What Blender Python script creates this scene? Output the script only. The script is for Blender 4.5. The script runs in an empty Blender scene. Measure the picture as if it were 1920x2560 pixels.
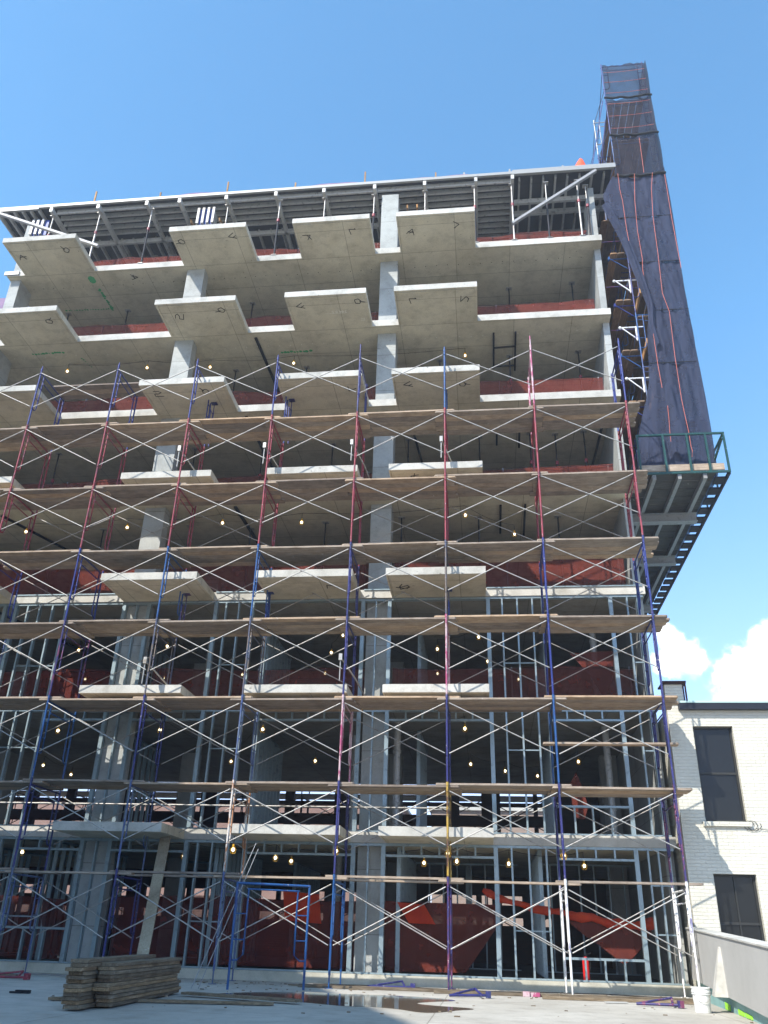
import bpy, math, random
from mathutils import Vector, Matrix
rnd = random.Random(7)
GLARE_VEIL = 0.0017
R = math.radians
C = bpy.context.scene
COL = C.collection

# ------------------------------------------------------------------ camera
cd = bpy.data.cameras.new('camera'); cam = bpy.data.objects.new('camera', cd); COL.objects.link(cam)
cam.location = (13.0242, -19.2163, 1.0079)
cam.rotation_euler = (2.04082217, -0.02728019, 0.11222052)
cd.sensor_fit = 'VERTICAL'; cd.sensor_height = 24; cd.lens = 19.5
cd.clip_end = 6000; cd.clip_start = 0.1
C.camera = cam

# ------------------------------------------------------------------ light
SUN = Vector((0.72, 1.0, -1.2)).normalized()        # direction the light travels
W = bpy.data.worlds.new('World'); C.world = W; W.use_nodes = True
def build_world():
    nt = W.node_tree; N = nt.nodes; L = nt.links; N.clear()
    def n(t, **k):
        a = N.new(t)
        for kk, v in k.items(): setattr(a, kk, v)
        return a
    def m(op, a, b=None, c=None, clamp=False):
        q = n('ShaderNodeMath', operation=op, use_clamp=clamp)
        for i, v in enumerate((a, b, c)):
            if v is None: continue
            if isinstance(v, (int, float)): q.inputs[i].default_value = v
            else: L.new(v, q.inputs[i])
        return q.outputs[0]
    out = n('ShaderNodeOutputWorld'); bg = n('ShaderNodeBackground')
    sky = n('ShaderNodeTexSky', sky_type='NISHITA', sun_disc=False)
    sky.sun_elevation = math.asin(-SUN.z); sky.sun_rotation = math.atan2(-SUN.x, -SUN.y)
    sky.air_density = 1.0; sky.dust_density = 0.35; sky.ozone_density = 1.6
    bg.inputs[1].default_value = 0.15
    hs = n('ShaderNodeHueSaturation'); hs.inputs['Saturation'].default_value = 1.05
    tn = n('ShaderNodeMixRGB', blend_type='MULTIPLY'); tn.inputs[0].default_value = 1; tn.inputs[2].default_value = (.90,1.10,1.13,1)
    zr = n('ShaderNodeMapRange'); L.new(n('ShaderNodeSeparateXYZ').outputs[2], zr.inputs[0]); zr.inputs[1].default_value = .15; zr.inputs[2].default_value = .62
    tm = n('ShaderNodeMixRGB'); L.new(zr.outputs[0], tm.inputs[0]); tm.inputs[1].default_value = (1.0,.92,1.08,1); tm.inputs[2].default_value = (.81,1.11,1.13,1); L.new(tm.outputs[0], tn.inputs[2])
    L.new(sky.outputs[0], tn.inputs[1]); L.new(tn.outputs[0], hs.inputs['Color'])
    tc = n('ShaderNodeTexCoord'); sp = n('ShaderNodeSeparateXYZ'); L.new(tc.outputs['Generated'], sp.inputs[0]); L.new(sp.outputs[2], zr.inputs[0])
    y = m('MAXIMUM', sp.outputs[1], 0.02)
    u = m('DIVIDE', sp.outputs[0], y); v = m('DIVIDE', sp.outputs[2], y)
    d = None
    blobs = [(.222,.340,.013),(.230,.325,.020),(.244,.306,.025),(.225,.300,.02),
             (.288,.281,.018),(.303,.288,.022),(.325,.294,.030),(.345,.322,.024),(.375,.30,.05),(.31,.252,.042),(.35,.25,.07),
             (.60,.26,.07),(.70,.24,.10),(-1.3,.20,.10),(-1.15,.24,.07),(1.3,.25,.12)]
    for cu, cv, r in blobs:
        du = m('SUBTRACT', u, cu); dv = m('SUBTRACT', v, cv)
        q = m('DIVIDE', m('SQRT', m('ADD', m('MULTIPLY', du, du), m('MULTIPLY', dv, dv))), r)
        d = q if d is None else m('SMOOTH_MIN', d, q, 0.2)
    nz = n('ShaderNodeTexNoise'); nz.inputs['Scale'].default_value = 42; nz.inputs['Detail'].default_value = 9; nz.inputs['Roughness'].default_value = .62
    L.new(tc.outputs['Generated'], nz.inputs[0])
    nf = m('MULTIPLY', m('SUBTRACT', nz.outputs[0], .5), 2.3)
    dd = m('ADD', d, nf)
    mr = n('ShaderNodeMapRange', interpolation_type='SMOOTHSTEP'); L.new(dd, mr.inputs[0])
    mr.inputs[1].default_value = 1.22; mr.inputs[2].default_value = .50
    nz2 = n('ShaderNodeTexNoise'); nz2.inputs['Scale'].default_value = 22; nz2.inputs['Detail'].default_value = 6
    L.new(tc.outputs['Generated'], nz2.inputs[0])
    cr = n('ShaderNodeValToRGB'); L.new(nz2.outputs[0], cr.inputs[0])
    cr.color_ramp.elements[0].position = .36; cr.color_ramp.elements[0].color = (4.6,5.3,6.6,1)
    cr.color_ramp.elements[1].position = .56; cr.color_ramp.elements[1].color = (8.2,8.3,8.4,1)
    mx = n('ShaderNodeMixRGB'); L.new(mr.outputs[0], mx.inputs[0]); L.new(hs.outputs[0], mx.inputs[1]); L.new(cr.outputs[0], mx.inputs[2])
    L.new(mx.outputs[0], bg.inputs[0]); L.new(bg.outputs[0], out.inputs[0])
build_world()
sl = bpy.data.lights.new('sun', 'SUN'); sl.energy = 3.6; sl.angle = R(0.5); sl.color = (1.0, .955, .88)
so = bpy.data.objects.new('sun', sl); COL.objects.link(so); so.rotation_euler = SUN.to_track_quat('-Z', 'Y').to_euler(); so.location = (0, -40, 60)
C.view_settings.view_transform = 'Standard'; C.view_settings.look = 'None'; C.view_settings.gamma = 1
C.view_settings.exposure = 1.13
C.render.engine = 'CYCLES'; C.cycles.max_bounces = 8; C.cycles.transparent_max_bounces = 24

# ------------------------------------------------------------------ materials
def mat(name, col, rough=.8, metal=0, spec=.3):
    m = bpy.data.materials.new(name); m.use_nodes = True
    b = m.node_tree.nodes['Principled BSDF']
    b.inputs['Base Color'].default_value = (*col, 1); b.inputs['Roughness'].default_value = rough
    b.inputs['Metallic'].default_value = metal; b.inputs['Specular IOR Level'].default_value = spec
    return m
def coords(nt, kind):
    if kind == 'P': return nt.nodes.new('ShaderNodeNewGeometry').outputs['Position']
    return nt.nodes.new('ShaderNodeTexCoord').outputs['Object']
def noise(nt, co, scale, detail=5, rough=.6, stretch=None):
    n = nt.nodes.new('ShaderNodeTexNoise'); n.inputs['Scale'].default_value = scale
    n.inputs['Detail'].default_value = detail; n.inputs['Roughness'].default_value = rough
    if stretch:
        mp = nt.nodes.new('ShaderNodeMapping'); mp.inputs['Scale'].default_value = stretch
        nt.links.new(co, mp.inputs[0]); co = mp.outputs[0]
    nt.links.new(co, n.inputs[0]); return n.outputs[0]
def ramp(nt, fac, stops):
    r = nt.nodes.new('ShaderNodeValToRGB'); e = r.color_ramp.elements
    while len(e) < len(stops): e.new(.5)
    for k, (p, c) in enumerate(stops):
        e[k].position = p; e[k].color = (*c, 1) if len(c) == 3 else c
    nt.links.new(fac, r.inputs[0]); return r.outputs[0]
def mix(nt, a, b, fac, mode='MIX'):
    m = nt.nodes.new('ShaderNodeMixRGB'); m.blend_type = mode
    for i, v in ((0, fac), (1, a), (2, b)):
        if isinstance(v, (int, float)): m.inputs[i].default_value = v
        elif isinstance(v, tuple): m.inputs[i].default_value = (*v, 1)
        else: nt.links.new(v, m.inputs[i])
    return m.outputs[0]
def bump(nt, h, strength=.3, dist=.02):
    b = nt.nodes.new('ShaderNodeBump'); b.inputs['Strength'].default_value = strength; b.inputs['Distance'].default_value = dist
    nt.links.new(h, b.inputs['Height']); nt.links.new(b.outputs[0], nt.nodes['Principled BSDF'].inputs['Normal'])
def setcol(m, c): m.node_tree.links.new(c, m.node_tree.nodes['Principled BSDF'].inputs['Base Color'])

def concrete(name, a, b, seam=None, blotch=1.0, fine=1.0):
    m = mat(name, a, .9, 0, .2); nt = m.node_tree; co = coords(nt, 'P')
    big = noise(nt, co, .55, 6, .62)
    c = ramp(nt, big, [(.32, a), (.68, b)])
    st = noise(nt, co, 2.3, 7, .7)
    c = mix(nt, c, ramp(nt, st, [(.34, (.62,.61,.58)), (.52, (1,1,1)), (.72, (1.1,1.09,1.05))]), .55*blotch, 'MULTIPLY')
    fn = noise(nt, co, 26, 4, .7)
    c = mix(nt, c, ramp(nt, fn, [(.3, (.72,.72,.72)), (.6, (1,1,1))]), .35*fine, 'MULTIPLY')
    spk = noise(nt, co, 9, 2, .5)
    c = mix(nt, c, ramp(nt, spk, [(.24, (.35,.34,.32)), (.29, (1,1,1))]), .6*blotch, 'MULTIPLY')
    h = fn
    if seam:
        bt = nt.nodes.new('ShaderNodeTexBrick'); mp = nt.nodes.new('ShaderNodeMapping')
        mp.inputs['Location'].default_value = seam[3] if len(seam) > 3 else (0,0,0)
        if seam[0] == 'XY': nt.links.new(co, mp.inputs[0])
        else:
            s = nt.nodes.new('ShaderNodeSeparateXYZ'); cb = nt.nodes.new('ShaderNodeCombineXYZ')
            ad = nt.nodes.new('ShaderNodeMath'); nt.links.new(co, s.inputs[0])
            nt.links.new(s.outputs[0], ad.inputs[0]); nt.links.new(s.outputs[1], ad.inputs[1])
            nt.links.new(ad.outputs[0], cb.inputs[0]); nt.links.new(s.outputs[2], cb.inputs[1]); nt.links.new(cb.outputs[0], mp.inputs[0])
        nt.links.new(mp.outputs[0], bt.inputs[0])
        bt.inputs['Color1'].default_value = (1,1,1,1); bt.inputs['Color2'].default_value = (.9,.9,.88,1); bt.inputs['Mortar'].default_value = (.5,.49,.46,1)
        bt.inputs['Scale'].default_value = 1; bt.inputs['Mortar Size'].default_value = .011; bt.inputs['Mortar Smooth'].default_value = .3
        bt.inputs['Brick Width'].default_value = seam[1]; bt.inputs['Row Height'].default_value = seam[2]; bt.offset = 0
        c = mix(nt, c, bt.outputs[0], .9, 'MULTIPLY')
    setcol(m, c); bump(nt, h, .25, .01); return m
def paint(name, a, b, thr=.6, rough=.45):
    """painted steel, chipped: colour a with patches of b and small bare spots"""
    m = mat(name, a, rough, 0, .4); nt = m.node_tree; co = coords(nt, 'P')
    p = noise(nt, co, 2.6, 4, .7, (3, 3, 1)); c = mix(nt, a, b, ramp(nt, p, [(thr-.03, (0,0,0)), (thr+.03, (1,1,1))]))
    q = noise(nt, co, 14, 5, .75); c = mix(nt, c, (.45,.42,.40), ramp(nt, q, [(.63, (0,0,0)), (.66, (1,1,1))]))
    q2 = noise(nt, co, 22, 3, .7); c = mix(nt, c, (.10,.045,.02), ramp(nt, q2, [(.66, (0,0,0)), (.70, (1,1,1))]))
    setcol(m, c); return m
def steel(name, a, b=(.2,.19,.18), metal=.35, rough=.42, amount=.58):
    m = mat(name, a, rough, metal, .5); nt = m.node_tree; co = coords(nt, 'P')
    p = noise(nt, co, 7, 5, .7); c = mix(nt, a, b, ramp(nt, p, [(amount, (0,0,0)), (amount+.12, (1,1,1))])); setcol(m, c); return m
def timber(name, a, b, c3, along=(1.0, 14, 14)):
    m = mat(name, a, .85, 0, .15); nt = m.node_tree; co = coords(nt, 'O')
    oi = nt.nodes.new('ShaderNodeObjectInfo')
    ad = nt.nodes.new('ShaderNodeVectorMath'); ad.operation = 'ADD'; sc = nt.nodes.new('ShaderNodeVectorMath'); sc.operation = 'SCALE'
    cb = nt.nodes.new('ShaderNodeCombineXYZ')
    for k in range(3): nt.links.new(oi.outputs['Random'], cb.inputs[k])
    nt.links.new(cb.outputs[0], sc.inputs[0]); sc.inputs['Scale'].default_value = 37
    nt.links.new(co, ad.inputs[0]); nt.links.new(sc.outputs[0], ad.inputs[1])
    g = noise(nt, ad.outputs[0], 3.2, 6, .65, along); c = ramp(nt, g, [(.3, a), (.55, b), (.75, c3)])
    v = ramp(nt, oi.outputs['Random'], [(0, (.62,.60,.60)), (.45, (.9,.88,.86)), (.8, (1.1,1.02,.92)), (1, (1.35,1.12,.85))])
    c = mix(nt, c, v, .85, 'MULTIPLY')
    s = noise(nt, ad.outputs[0], 5, 5, .75); c = mix(nt, c, (.62,.58,.52), ramp(nt, s, [(.66, (0,0,0)), (.70, (.7,.7,.7))]))
    s2 = noise(nt, ad.outputs[0], 2.2, 4, .7); c = mix(nt, c, ramp(nt, s2, [(.35, (.55,.52,.5)), (.55, (1,1,1))]), .6, 'MULTIPLY')
    setcol(m, c); bump(nt, g, .35, .01); return m
def netting(name, col, alpha, dark, scale=1.5, folds=(1,1,.25), trans=.3, wrinkle=.12):
    m = mat(name, col, .9, 0, .1); nt = m.node_tree; co = coords(nt, 'P')
    b = nt.nodes['Principled BSDF']; out = nt.nodes['Material Output']
    f = noise(nt, co, scale, 6, .6, folds); c = ramp(nt, f, [(.32, dark), (.68, col)]); setcol(m, c)
    tl = nt.nodes.new('ShaderNodeBsdfTranslucent'); nt.links.new(c, tl.inputs[0])
    m1 = nt.nodes.new('ShaderNodeMixShader'); m1.inputs[0].default_value = trans
    nt.links.new(b.outputs[0], m1.inputs[1]); nt.links.new(tl.outputs[0], m1.inputs[2])
    tr = nt.nodes.new('ShaderNodeBsdfTransparent'); ms = nt.nodes.new('ShaderNodeMixShader')
    f2 = noise(nt, co, 3, 3, .6)
    wr = noise(nt, co, 2.4, 5, .55, (1.8,1.8,.45)); bump(nt, wr, .9, wrinkle)
    mr = nt.nodes.new('ShaderNodeMapRange'); nt.links.new(f2, mr.inputs[0]); mr.inputs[1].default_value = .3; mr.inputs[2].default_value = .7
    mr.inputs[3].default_value = alpha-.08; mr.inputs[4].default_value = alpha+.08
    nt.links.new(mr.outputs[0], ms.inputs[0]); nt.links.new(tr.outputs[0], ms.inputs[1]); nt.links.new(m1.outputs[0], ms.inputs[2])
    nt.links.new(ms.outputs[0], out.inputs[0]); return m
def brick(name, a, b, mortar, w=.22, h=.075, bs=.5):
    m = mat(name, a, .8, 0, .2); nt = m.node_tree; co = coords(nt, 'P')
    s = nt.nodes.new('ShaderNodeSeparateXYZ'); cb = nt.nodes.new('ShaderNodeCombineXYZ'); ad = nt.nodes.new('ShaderNodeMath')
    nt.links.new(co, s.inputs[0]); nt.links.new(s.outputs[0], ad.inputs[0]); nt.links.new(s.outputs[1], ad.inputs[1])
    dn = noise(nt, co, 5, 3, .6); mm = nt.nodes.new('ShaderNodeMath'); mm.operation = 'MULTIPLY_ADD'; mm.inputs[1].default_value = .03
    nt.links.new(dn, mm.inputs[0]); nt.links.new(s.outputs[2], mm.inputs[2])
    nt.links.new(ad.outputs[0], cb.inputs[0]); nt.links.new(mm.outputs[0], cb.inputs[1])
    bt = nt.nodes.new('ShaderNodeTexBrick'); nt.links.new(cb.outputs[0], bt.inputs[0]); bt.inputs['Scale'].default_value = 1
    bt.inputs['Brick Width'].default_value = w; bt.inputs['Row Height'].default_value = h; bt.inputs['Mortar Size'].default_value = .007; bt.inputs['Mortar Smooth'].default_value = .6
    for k, v in (('Color1', a), ('Color2', b), ('Mortar', mortar)): bt.inputs[k].default_value = (*v, 1)
    n2 = noise(nt, co, 1.1, 6, .65)
    c = mix(nt, bt.outputs[0], ramp(nt, n2, [(.3, (.84,.83,.80)), (.6, (1,1,1))]), .8, 'MULTIPLY'); setcol(m, c)
    n3 = noise(nt, co, 30, 4, .6)
    hh = nt.nodes.new('ShaderNodeMath'); hh.operation = 'SUBTRACT'; nt.links.new(n3, hh.inputs[0]); nt.links.new(bt.outputs['Fac'], hh.inputs[1])
    bump(nt, hh.outputs[0], bs, .012); return m

M = {}
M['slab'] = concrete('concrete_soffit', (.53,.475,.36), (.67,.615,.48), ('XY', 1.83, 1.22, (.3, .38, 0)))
M['fascia'] = concrete('concrete_fascia', (.40,.385,.34), (.56,.54,.49), None, 1.1)
M['floor_top'] = concrete('darkened_floor', (.045,.043,.04), (.09,.085,.075), None)  # floor colour darkened to cut bounce light and keep ceilings in shade
M['slab_shaded'] = concrete('shaded_concrete_soffit', (.25,.24,.21), (.35,.335,.29), ('XY', 1.83, 1.22, (.3, .38, 0)), 1.2)  # darker copy of the slab concrete, interior shade put into the colour
M['column'] = concrete('concrete_column', (.34,.35,.335), (.44,.45,.43), ('Z', 9, 1.4, (0, .4, 0)))
M['curb'] = concrete('concrete_curb', (.42,.40,.32), (.55,.53,.45), None)
M['ground'] = concrete('ground_concrete', (.38,.35,.30), (.50,.47,.415), ('XY', 4.5, 4.5, (1.3, 2.0, 0)), .9, .8)
M['ply'] = concrete('form_plywood', (.022,.022,.028), (.06,.058,.06), ('XY', 2.44, 1.22), .8)
M['alu'] = steel('aluminium_beam', (.46,.455,.43), (.20,.20,.19), .15, .5, .55)
M['alu_bright'] = steel('aluminium_rail', (.27,.27,.26), (.17,.17,.165), .1, .5, .6)
M['deck_steel'] = steel('grey_deck_steel', (.26,.26,.26), (.17,.17,.17), .1, .6, .55)
M['galv'] = steel('galvanised_tube', (.37,.355,.33), (.20,.17,.14), .3, .45, .54)
M['stud'] = steel('galvanised_stud', (.26,.33,.355), (.17,.21,.23), .35, .38, .55)
M['dark_steel'] = mat('dark_steel', (.018,.018,.022), .6, .3)
M['black'] = mat('black_void', (.012,.012,.013), .8)
M['blue'] = paint('blue_frame_paint', (.014,.026,.16), (.03,.05,.22), .6)
M['indigo'] = paint('indigo_frame_paint', (.028,.028,.14), (.02,.03,.10), .55)
M['bright_blue'] = paint('bright_blue_frame_paint', (.015,.075,.22), (.02,.045,.16), .58)
M['slate'] = paint('slate_frame_paint', (.10,.13,.20), (.05,.08,.20), .5)
M['brown'] = paint('worn_brown_frame_paint', (.14,.11,.09), (.07,.08,.13), .5)
M["red"] = paint("red_frame_paint", (.26,.035,.05), (.15,.03,.05), .55)
M['rust'] = paint('rusty_orange_frame_paint', (.36,.16,.07), (.6,.55,.5), .5)
M['yellow'] = paint('flaking_yellow_frame_paint', (.42,.27,.05), (.10,.05,.03), .52)
M['purple'] = paint('purple_frame_paint', (.035,.03,.12), (.16,.04,.09), .55)
M['pink'] = paint('pink_grey_frame_paint', (.50,.36,.38), (.35,.06,.14), .52)
M['white_paint'] = paint('white_frame_paint', (.72,.71,.69), (.20,.18,.30), .6)
M['green_paint'] = paint('green_rail_paint', (.008,.05,.045), (.012,.07,.06), .6)
M['plank'] = timber('scaffold_plank', (.24,.195,.155), (.38,.315,.255), (.52,.44,.365))
M['plank_y'] = timber('scaffold_plank_lengthwise', (.16,.11,.075), (.26,.18,.12), (.36,.27,.18), (14, 1, 14))
M['pile'] = timber('weathered_pile_plank', (.12,.095,.065), (.23,.185,.13), (.38,.33,.26), (1, 14, 14))
M['deck_wood'] = timber('grey_deck_wood', (.05,.047,.045), (.10,.092,.085), (.16,.15,.14))
M['board'] = timber('pale_board', (.30,.25,.17), (.42,.36,.26), (.52,.46,.35), (14, 14, 1))
M['net'] = netting('black_debris_net', (.058,.068,.112), .86, (.038,.045,.076), 1.6, (1.6,1.6,.25), .2, .16)
M['net_thin'] = netting('thin_debris_net', (.045,.045,.06), .74, (.03,.03,.045), 1.6, (1.6,1.6,.3), .25)
M['red_net'] = netting('dark_red_net', (.22,.052,.036), .74, (.15,.036,.027), 1.2, (1,1,2), .25, .015)
M['orange_net'] = netting('orange_net', (.75,.09,.03), .9, (.55,.05,.02), 2, (1,1,1), .35)
M['orange'] = mat('orange_cord', (.55,.15,.10), .7)
M['orange_tarp'] = mat('orange_tarp', (.8,.10,.04), .7)
M['pink_net'] = netting('pink_edge_net', (.55,.25,.29), .6, (.5,.2,.25), 3, (1,1,1), .3)
M['cream'] = brick('cream_painted_brick', (.60,.575,.49), (.61,.585,.50), (.592,.567,.483), .22, .075, .8)
M['peach'] = brick('peach_wall', (.24,.15,.125), (.26,.165,.135), (.23,.15,.12), .4, .2)
M['peach_pale'] = brick('pale_peach_wall', (.30,.22,.18), (.32,.24,.19), (.27,.21,.17), .4, .2)
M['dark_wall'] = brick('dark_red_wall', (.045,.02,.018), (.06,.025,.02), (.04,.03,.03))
M['glass'] = mat('dark_window_glass', (.012,.013,.013), .12, 0, .3)
M['window_frame'] = mat('window_frame', (.03,.03,.028), .6)
M['coping'] = mat('dark_gutter', (.02,.022,.03), .5, .3)
M['pale_green'] = mat('pale_green_flashing', (.42,.58,.52), .6)
M['panel'] = concrete('grey_panel', (.40,.39,.365), (.44,.43,.405), None, .25, .3)
M['membrane'] = concrete('blue_green_membrane', (.22,.40,.38), (.33,.50,.48), None, .8)
M['lime'] = mat('lime_paint', (.35,.75,.05), .6)
M['puddle'] = mat('puddle_water', (.17,.14,.10), .05, 0, .5)
M['bucket'] = concrete('splattered_plastic', (.62,.62,.60), (.8,.8,.78), None, 1.5)
M['bulb'] = mat('bulb_glass', (1,.95,.8), .3); _b = M['bulb'].node_tree.nodes['Principled BSDF']
_b.inputs['Emission Color'].default_value = (1,.9,.6,1); _b.inputs['Emission Strength'].default_value = 3
M['cage'] = mat('yellow_lamp_cage', (.65,.36,.03), .5)
M['ink'] = mat('black_marker', (.02,.02,.018), .8)
M['green_spray'] = netting('green_spray_paint', (.06,.42,.16), .8, (.10,.45,.2), 9, (1,1,1), 0)
M['chalk'] = mat('chalk', (.72,.70,.62), .9)
M['red_gloss'] = mat('extinguisher_red', (.6,.02,.02), .3)
M['form_blue'] = mat('blue_form_panel', (.02,.05,.25), .5)
M['timber_raw'] = timber('raw_timber', (.40,.22,.09), (.5,.3,.14), (.6,.38,.2))

# ------------------------------------------------------------------ mesh builder
class MB:
    def __init__(s): s.v = []; s.f = []; s.smooth = []
    def add(s, vs, fs, sm=False):
        o = len(s.v); s.v += [tuple(v) for v in vs]; s.f += [tuple(i+o for i in f) for f in fs]; s.smooth += [sm]*len(fs); return s
    def box(s, x0, x1, y0, y1, z0, z1):
        return s.add([(x,y,z) for x in (x0,x1) for y in (y0,y1) for z in (z0,z1)],
                     [(0,1,3,2),(4,6,7,5),(0,4,5,1),(2,3,7,6),(0,2,6,4),(1,5,7,3)])
    def beam(s, a, b, w, h, up=(0,0,1)):
        a, b = Vector(a), Vector(b); d = (b-a).normalized(); up = Vector(up)
        if abs(d.dot(up)) > .97: up = Vector((0,1,0))
        x = d.cross(up).normalized(); z = x.cross(d)
        vs = [p + x*sx*w/2 + z*sz*h/2 for p in (a, b) for sx, sz in ((-1,-1),(1,-1),(1,1),(-1,1))]
        return s.add(vs, [(0,1,2,3),(7,6,5,4),(0,4,5,1),(1,5,6,2),(2,6,7,3),(3,7,4,0)])
    def tube(s, pts, r, n=8, cap=True):
        pts = [Vector(p) for p in pts]; rings = []
        for i, p in enumerate(pts):
            d = (pts[min(i+1, len(pts)-1)] - pts[max(i-1, 0)]).normalized()
            ref = Vector((0,0,1)) if abs(d.z) < .9 else Vector((0,1,0))
            x = d.cross(ref).normalized(); y = d.cross(x)
            rr = r[i] if isinstance(r, (list, tuple)) else r
            rings.append([p + (x*math.cos(t)+y*math.sin(t))*rr for t in [2*math.pi*k/n for k in range(n)]])
        vs = [v for g in rings for v in g]; fs = []
        for i in range(len(pts)-1):
            for k in range(n): fs.append((i*n+k, i*n+(k+1)%n, (i+1)*n+(k+1)%n, (i+1)*n+k))
        s.add(vs, fs, True)
        if cap: s.add(rings[0], [tuple(range(n))]); s.add(rings[-1], [tuple(range(n))[::-1]])
        return s
    def disc(s, c, r, z0, z1, n=14):
        c = Vector(c); return s.tube([c+Vector((0,0,z0)), c+Vector((0,0,z1))], r, n)
    def ball(s, c, r, n=8, m=6, sz=1):
        vs = []; fs = []
        for i in range(m+1):
            t = math.pi*i/m
            for k in range(n): vs.append((c[0]+r*math.sin(t)*math.cos(2*math.pi*k/n), c[1]+r*math.sin(t)*math.sin(2*math.pi*k/n), c[2]+sz*r*math.cos(t)))
        for i in range(m):
            for k in range(n): fs.append((i*n+k, (i+1)*n+k, (i+1)*n+(k+1)%n, i*n+(k+1)%n))
        return s.add(vs, fs, True)
    def prism(s, poly, h0, h1, axis='z'):
        n = len(poly); f = {'z': lambda a,b,h: (a,b,h), 'y': lambda a,b,h: (a,h,b), 'x': lambda a,b,h: (h,a,b)}[axis]
        vs = [f(a,b,h0) for a,b in poly] + [f(a,b,h1) for a,b in poly]
        return s.add(vs, [tuple(range(n))[::-1], tuple(range(n,2*n))] + [(i,(i+1)%n,n+(i+1)%n,n+i) for i in range(n)])
    def grid(s, P, nu, nv, sm=True):
        vs = [P(i/nu, j/nv) for j in range(nv+1) for i in range(nu+1)]
        return s.add(vs, [(j*(nu+1)+i, j*(nu+1)+i+1, (j+1)*(nu+1)+i+1, (j+1)*(nu+1)+i) for j in range(nv) for i in range(nu)], sm)
    def build(s, name, m, parent=None, center=None):
        """centre: world point that becomes the object's origin"""
        base = Vector((0,0,0))
        if parent is not None:
            q = parent
            while q is not None: base += Vector(q.location); q = q.parent
        c = Vector(center) if center is not None else (base if parent is not None else Vector((0,0,0)))
        me = bpy.data.meshes.new(name); me.from_pydata([Vector(v)-c for v in s.v], [], s.f)
        me.polygons.foreach_set('use_smooth', s.smooth); me.materials.append(M[m] if isinstance(m, str) else m); me.update()
        o = bpy.data.objects.new(name, me); COL.objects.link(o)
        if parent is not None: o.parent = parent; o.location = c - base
        else: o.location = c
        return o
def tag(o, label, cat, group=None):
    o['label'] = label; o['category'] = cat
    if group: o['group'] = group
    return o
def thing(name, loc, label, cat, group=None):
    o = bpy.data.objects.new(name, None); COL.objects.link(o); o.location = loc; o.empty_display_size = .2
    return tag(o, label, cat, group)
def struct(o): o['kind'] = 'structure'; return o
def fix_normals(o):
    import bmesh
    bm = bmesh.new(); bm.from_mesh(o.data); bmesh.ops.recalc_face_normals(bm, faces=bm.faces); bm.to_mesh(o.data); bm.free(); return o
def copy_tree(o, parent=None):
    c = o.copy(); COL.objects.link(c); c.parent = parent
    for ch in list(o.children): copy_tree(ch, c)
    return c
ORD = ['first','second','third','fourth','fifth','sixth','seventh','eighth','ninth','tenth','eleventh','twelfth','thirteenth','fourteenth','fifteenth','sixteenth','seventeenth','eighteenth']
FLOOR = {1:'ground',2:'second',3:'third',4:'fourth',5:'fifth',6:'sixth',7:'seventh',8:'eighth'}

# ------------------------------------------------------------------ ground
struct(MB().box(-1200,1400,-900,2600,-.3,0).build('ground', 'ground'))
pud = [(8.1,-3.2),(8.35,-2.5),(8.9,-1.8),(9.5,-1.35),(10.3,-1.5),(11.2,-1.4),(12.1,-1.75),(12.4,-2.2),(12.0,-2.7),(11.8,-3.2),(12.1,-3.55),(12.6,-3.75),(12.75,-4.0),(12.5,-4.35),(12.3,-4.8),(12.0,-5.0),(11.6,-4.55),(11.2,-4.35),(10.7,-4.35),(10.1,-4.0),(9.4,-3.8),(8.8,-3.6)]
def smooth_poly(p, k=4):
    o = []; n = len(p)
    for i in range(n):
        a, b, c, d = [Vector((*p[(i+j) % n], 0)) for j in (-1,0,1,2)]
        for t in [q/k for q in range(k)]:
            v = .5*((2*b) + (c-a)*t + (2*a-5*b+4*c-d)*t*t + (3*b-a-3*c+d)*t**3); o.append((v.x, v.y))
    return o
struct(fix_normals(MB().prism(smooth_poly(pud), .0005, .004).build('puddle', 'puddle')))

# ------------------------------------------------------------------ concrete building
SOF = {2:2.97, 3:6.19, 4:9.23, 5:12.33, 6:15.55, 7:18.68, 8:21.83}   # slab undersides
TOP = {k: v+.24 for k, v in SOF.items()}; TOP[1] = .20
XR = 17.37; YF = 2.0; YB = 14.0; XL = -12.0
bld = thing('concrete_building', (7, 8, 0), 'eight-storey raw concrete frame building under construction with projecting balconies', 'building')
BAL = [(10.63, 13.18), (7.19, 9.76), (2.97, 5.61), (-2.96, -.33), (-7.2, -4.7)]
def balcony(k, x0, x1):
    z = SOF[k]; b = MB(); y0 = .40; t = .20
    b.box(x0, x1, y0, YF, z+.02, z+t)                        # body
    g = .075; q = .016
    b.box(x0+.001, x0+g, y0+.001, YF-.002, z, z+.0199); b.box(x1-g, x1-.001, y0+.001, YF-.002, z, z+.0199); b.box(x0+g, x1-g, y0+.001, y0+g, z, z+.0199)
    b.box(x0+g+q, x1-g-q, y0+g+q, YF-.002, z, z+.0199)
    o = b.build('balcony', 'slab', bld); o.data.materials.append(M['fascia'])
    for i, p in enumerate(o.data.polygons):
        if abs(p.normal.y) > .9 and p.center.y < -7 and (o.data.vertices[p.vertices[0]].co.z+0) > -100: p.material_index = 1
    return o
for k in range(2, 9):
    xl = -3.66 if k == 8 else XL
    s = MB().box(xl, XR, YF, YB, SOF[k], TOP[k]).build('floor_slab', 'slab_shaded' if k in (3, 4) else 'slab', bld)
    s.data.materials.append(M['fascia'])
    s.data.materials.append(M['floor_top'])
    for p in s.data.polygons:
        if abs(p.normal.z) < .5: p.material_index = 1
    v = s.data.vertices
    for p in s.data.polygons:
        if p.center.z > 0 and min(v[i].co.z for i in p.vertices) > SOF[k]-.07+.2: p.material_index = 2
    for j, (x0, x1) in enumerate(BAL):
        if j == 4 and k == 8: continue
        balcony(k, x0, x1)
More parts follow.
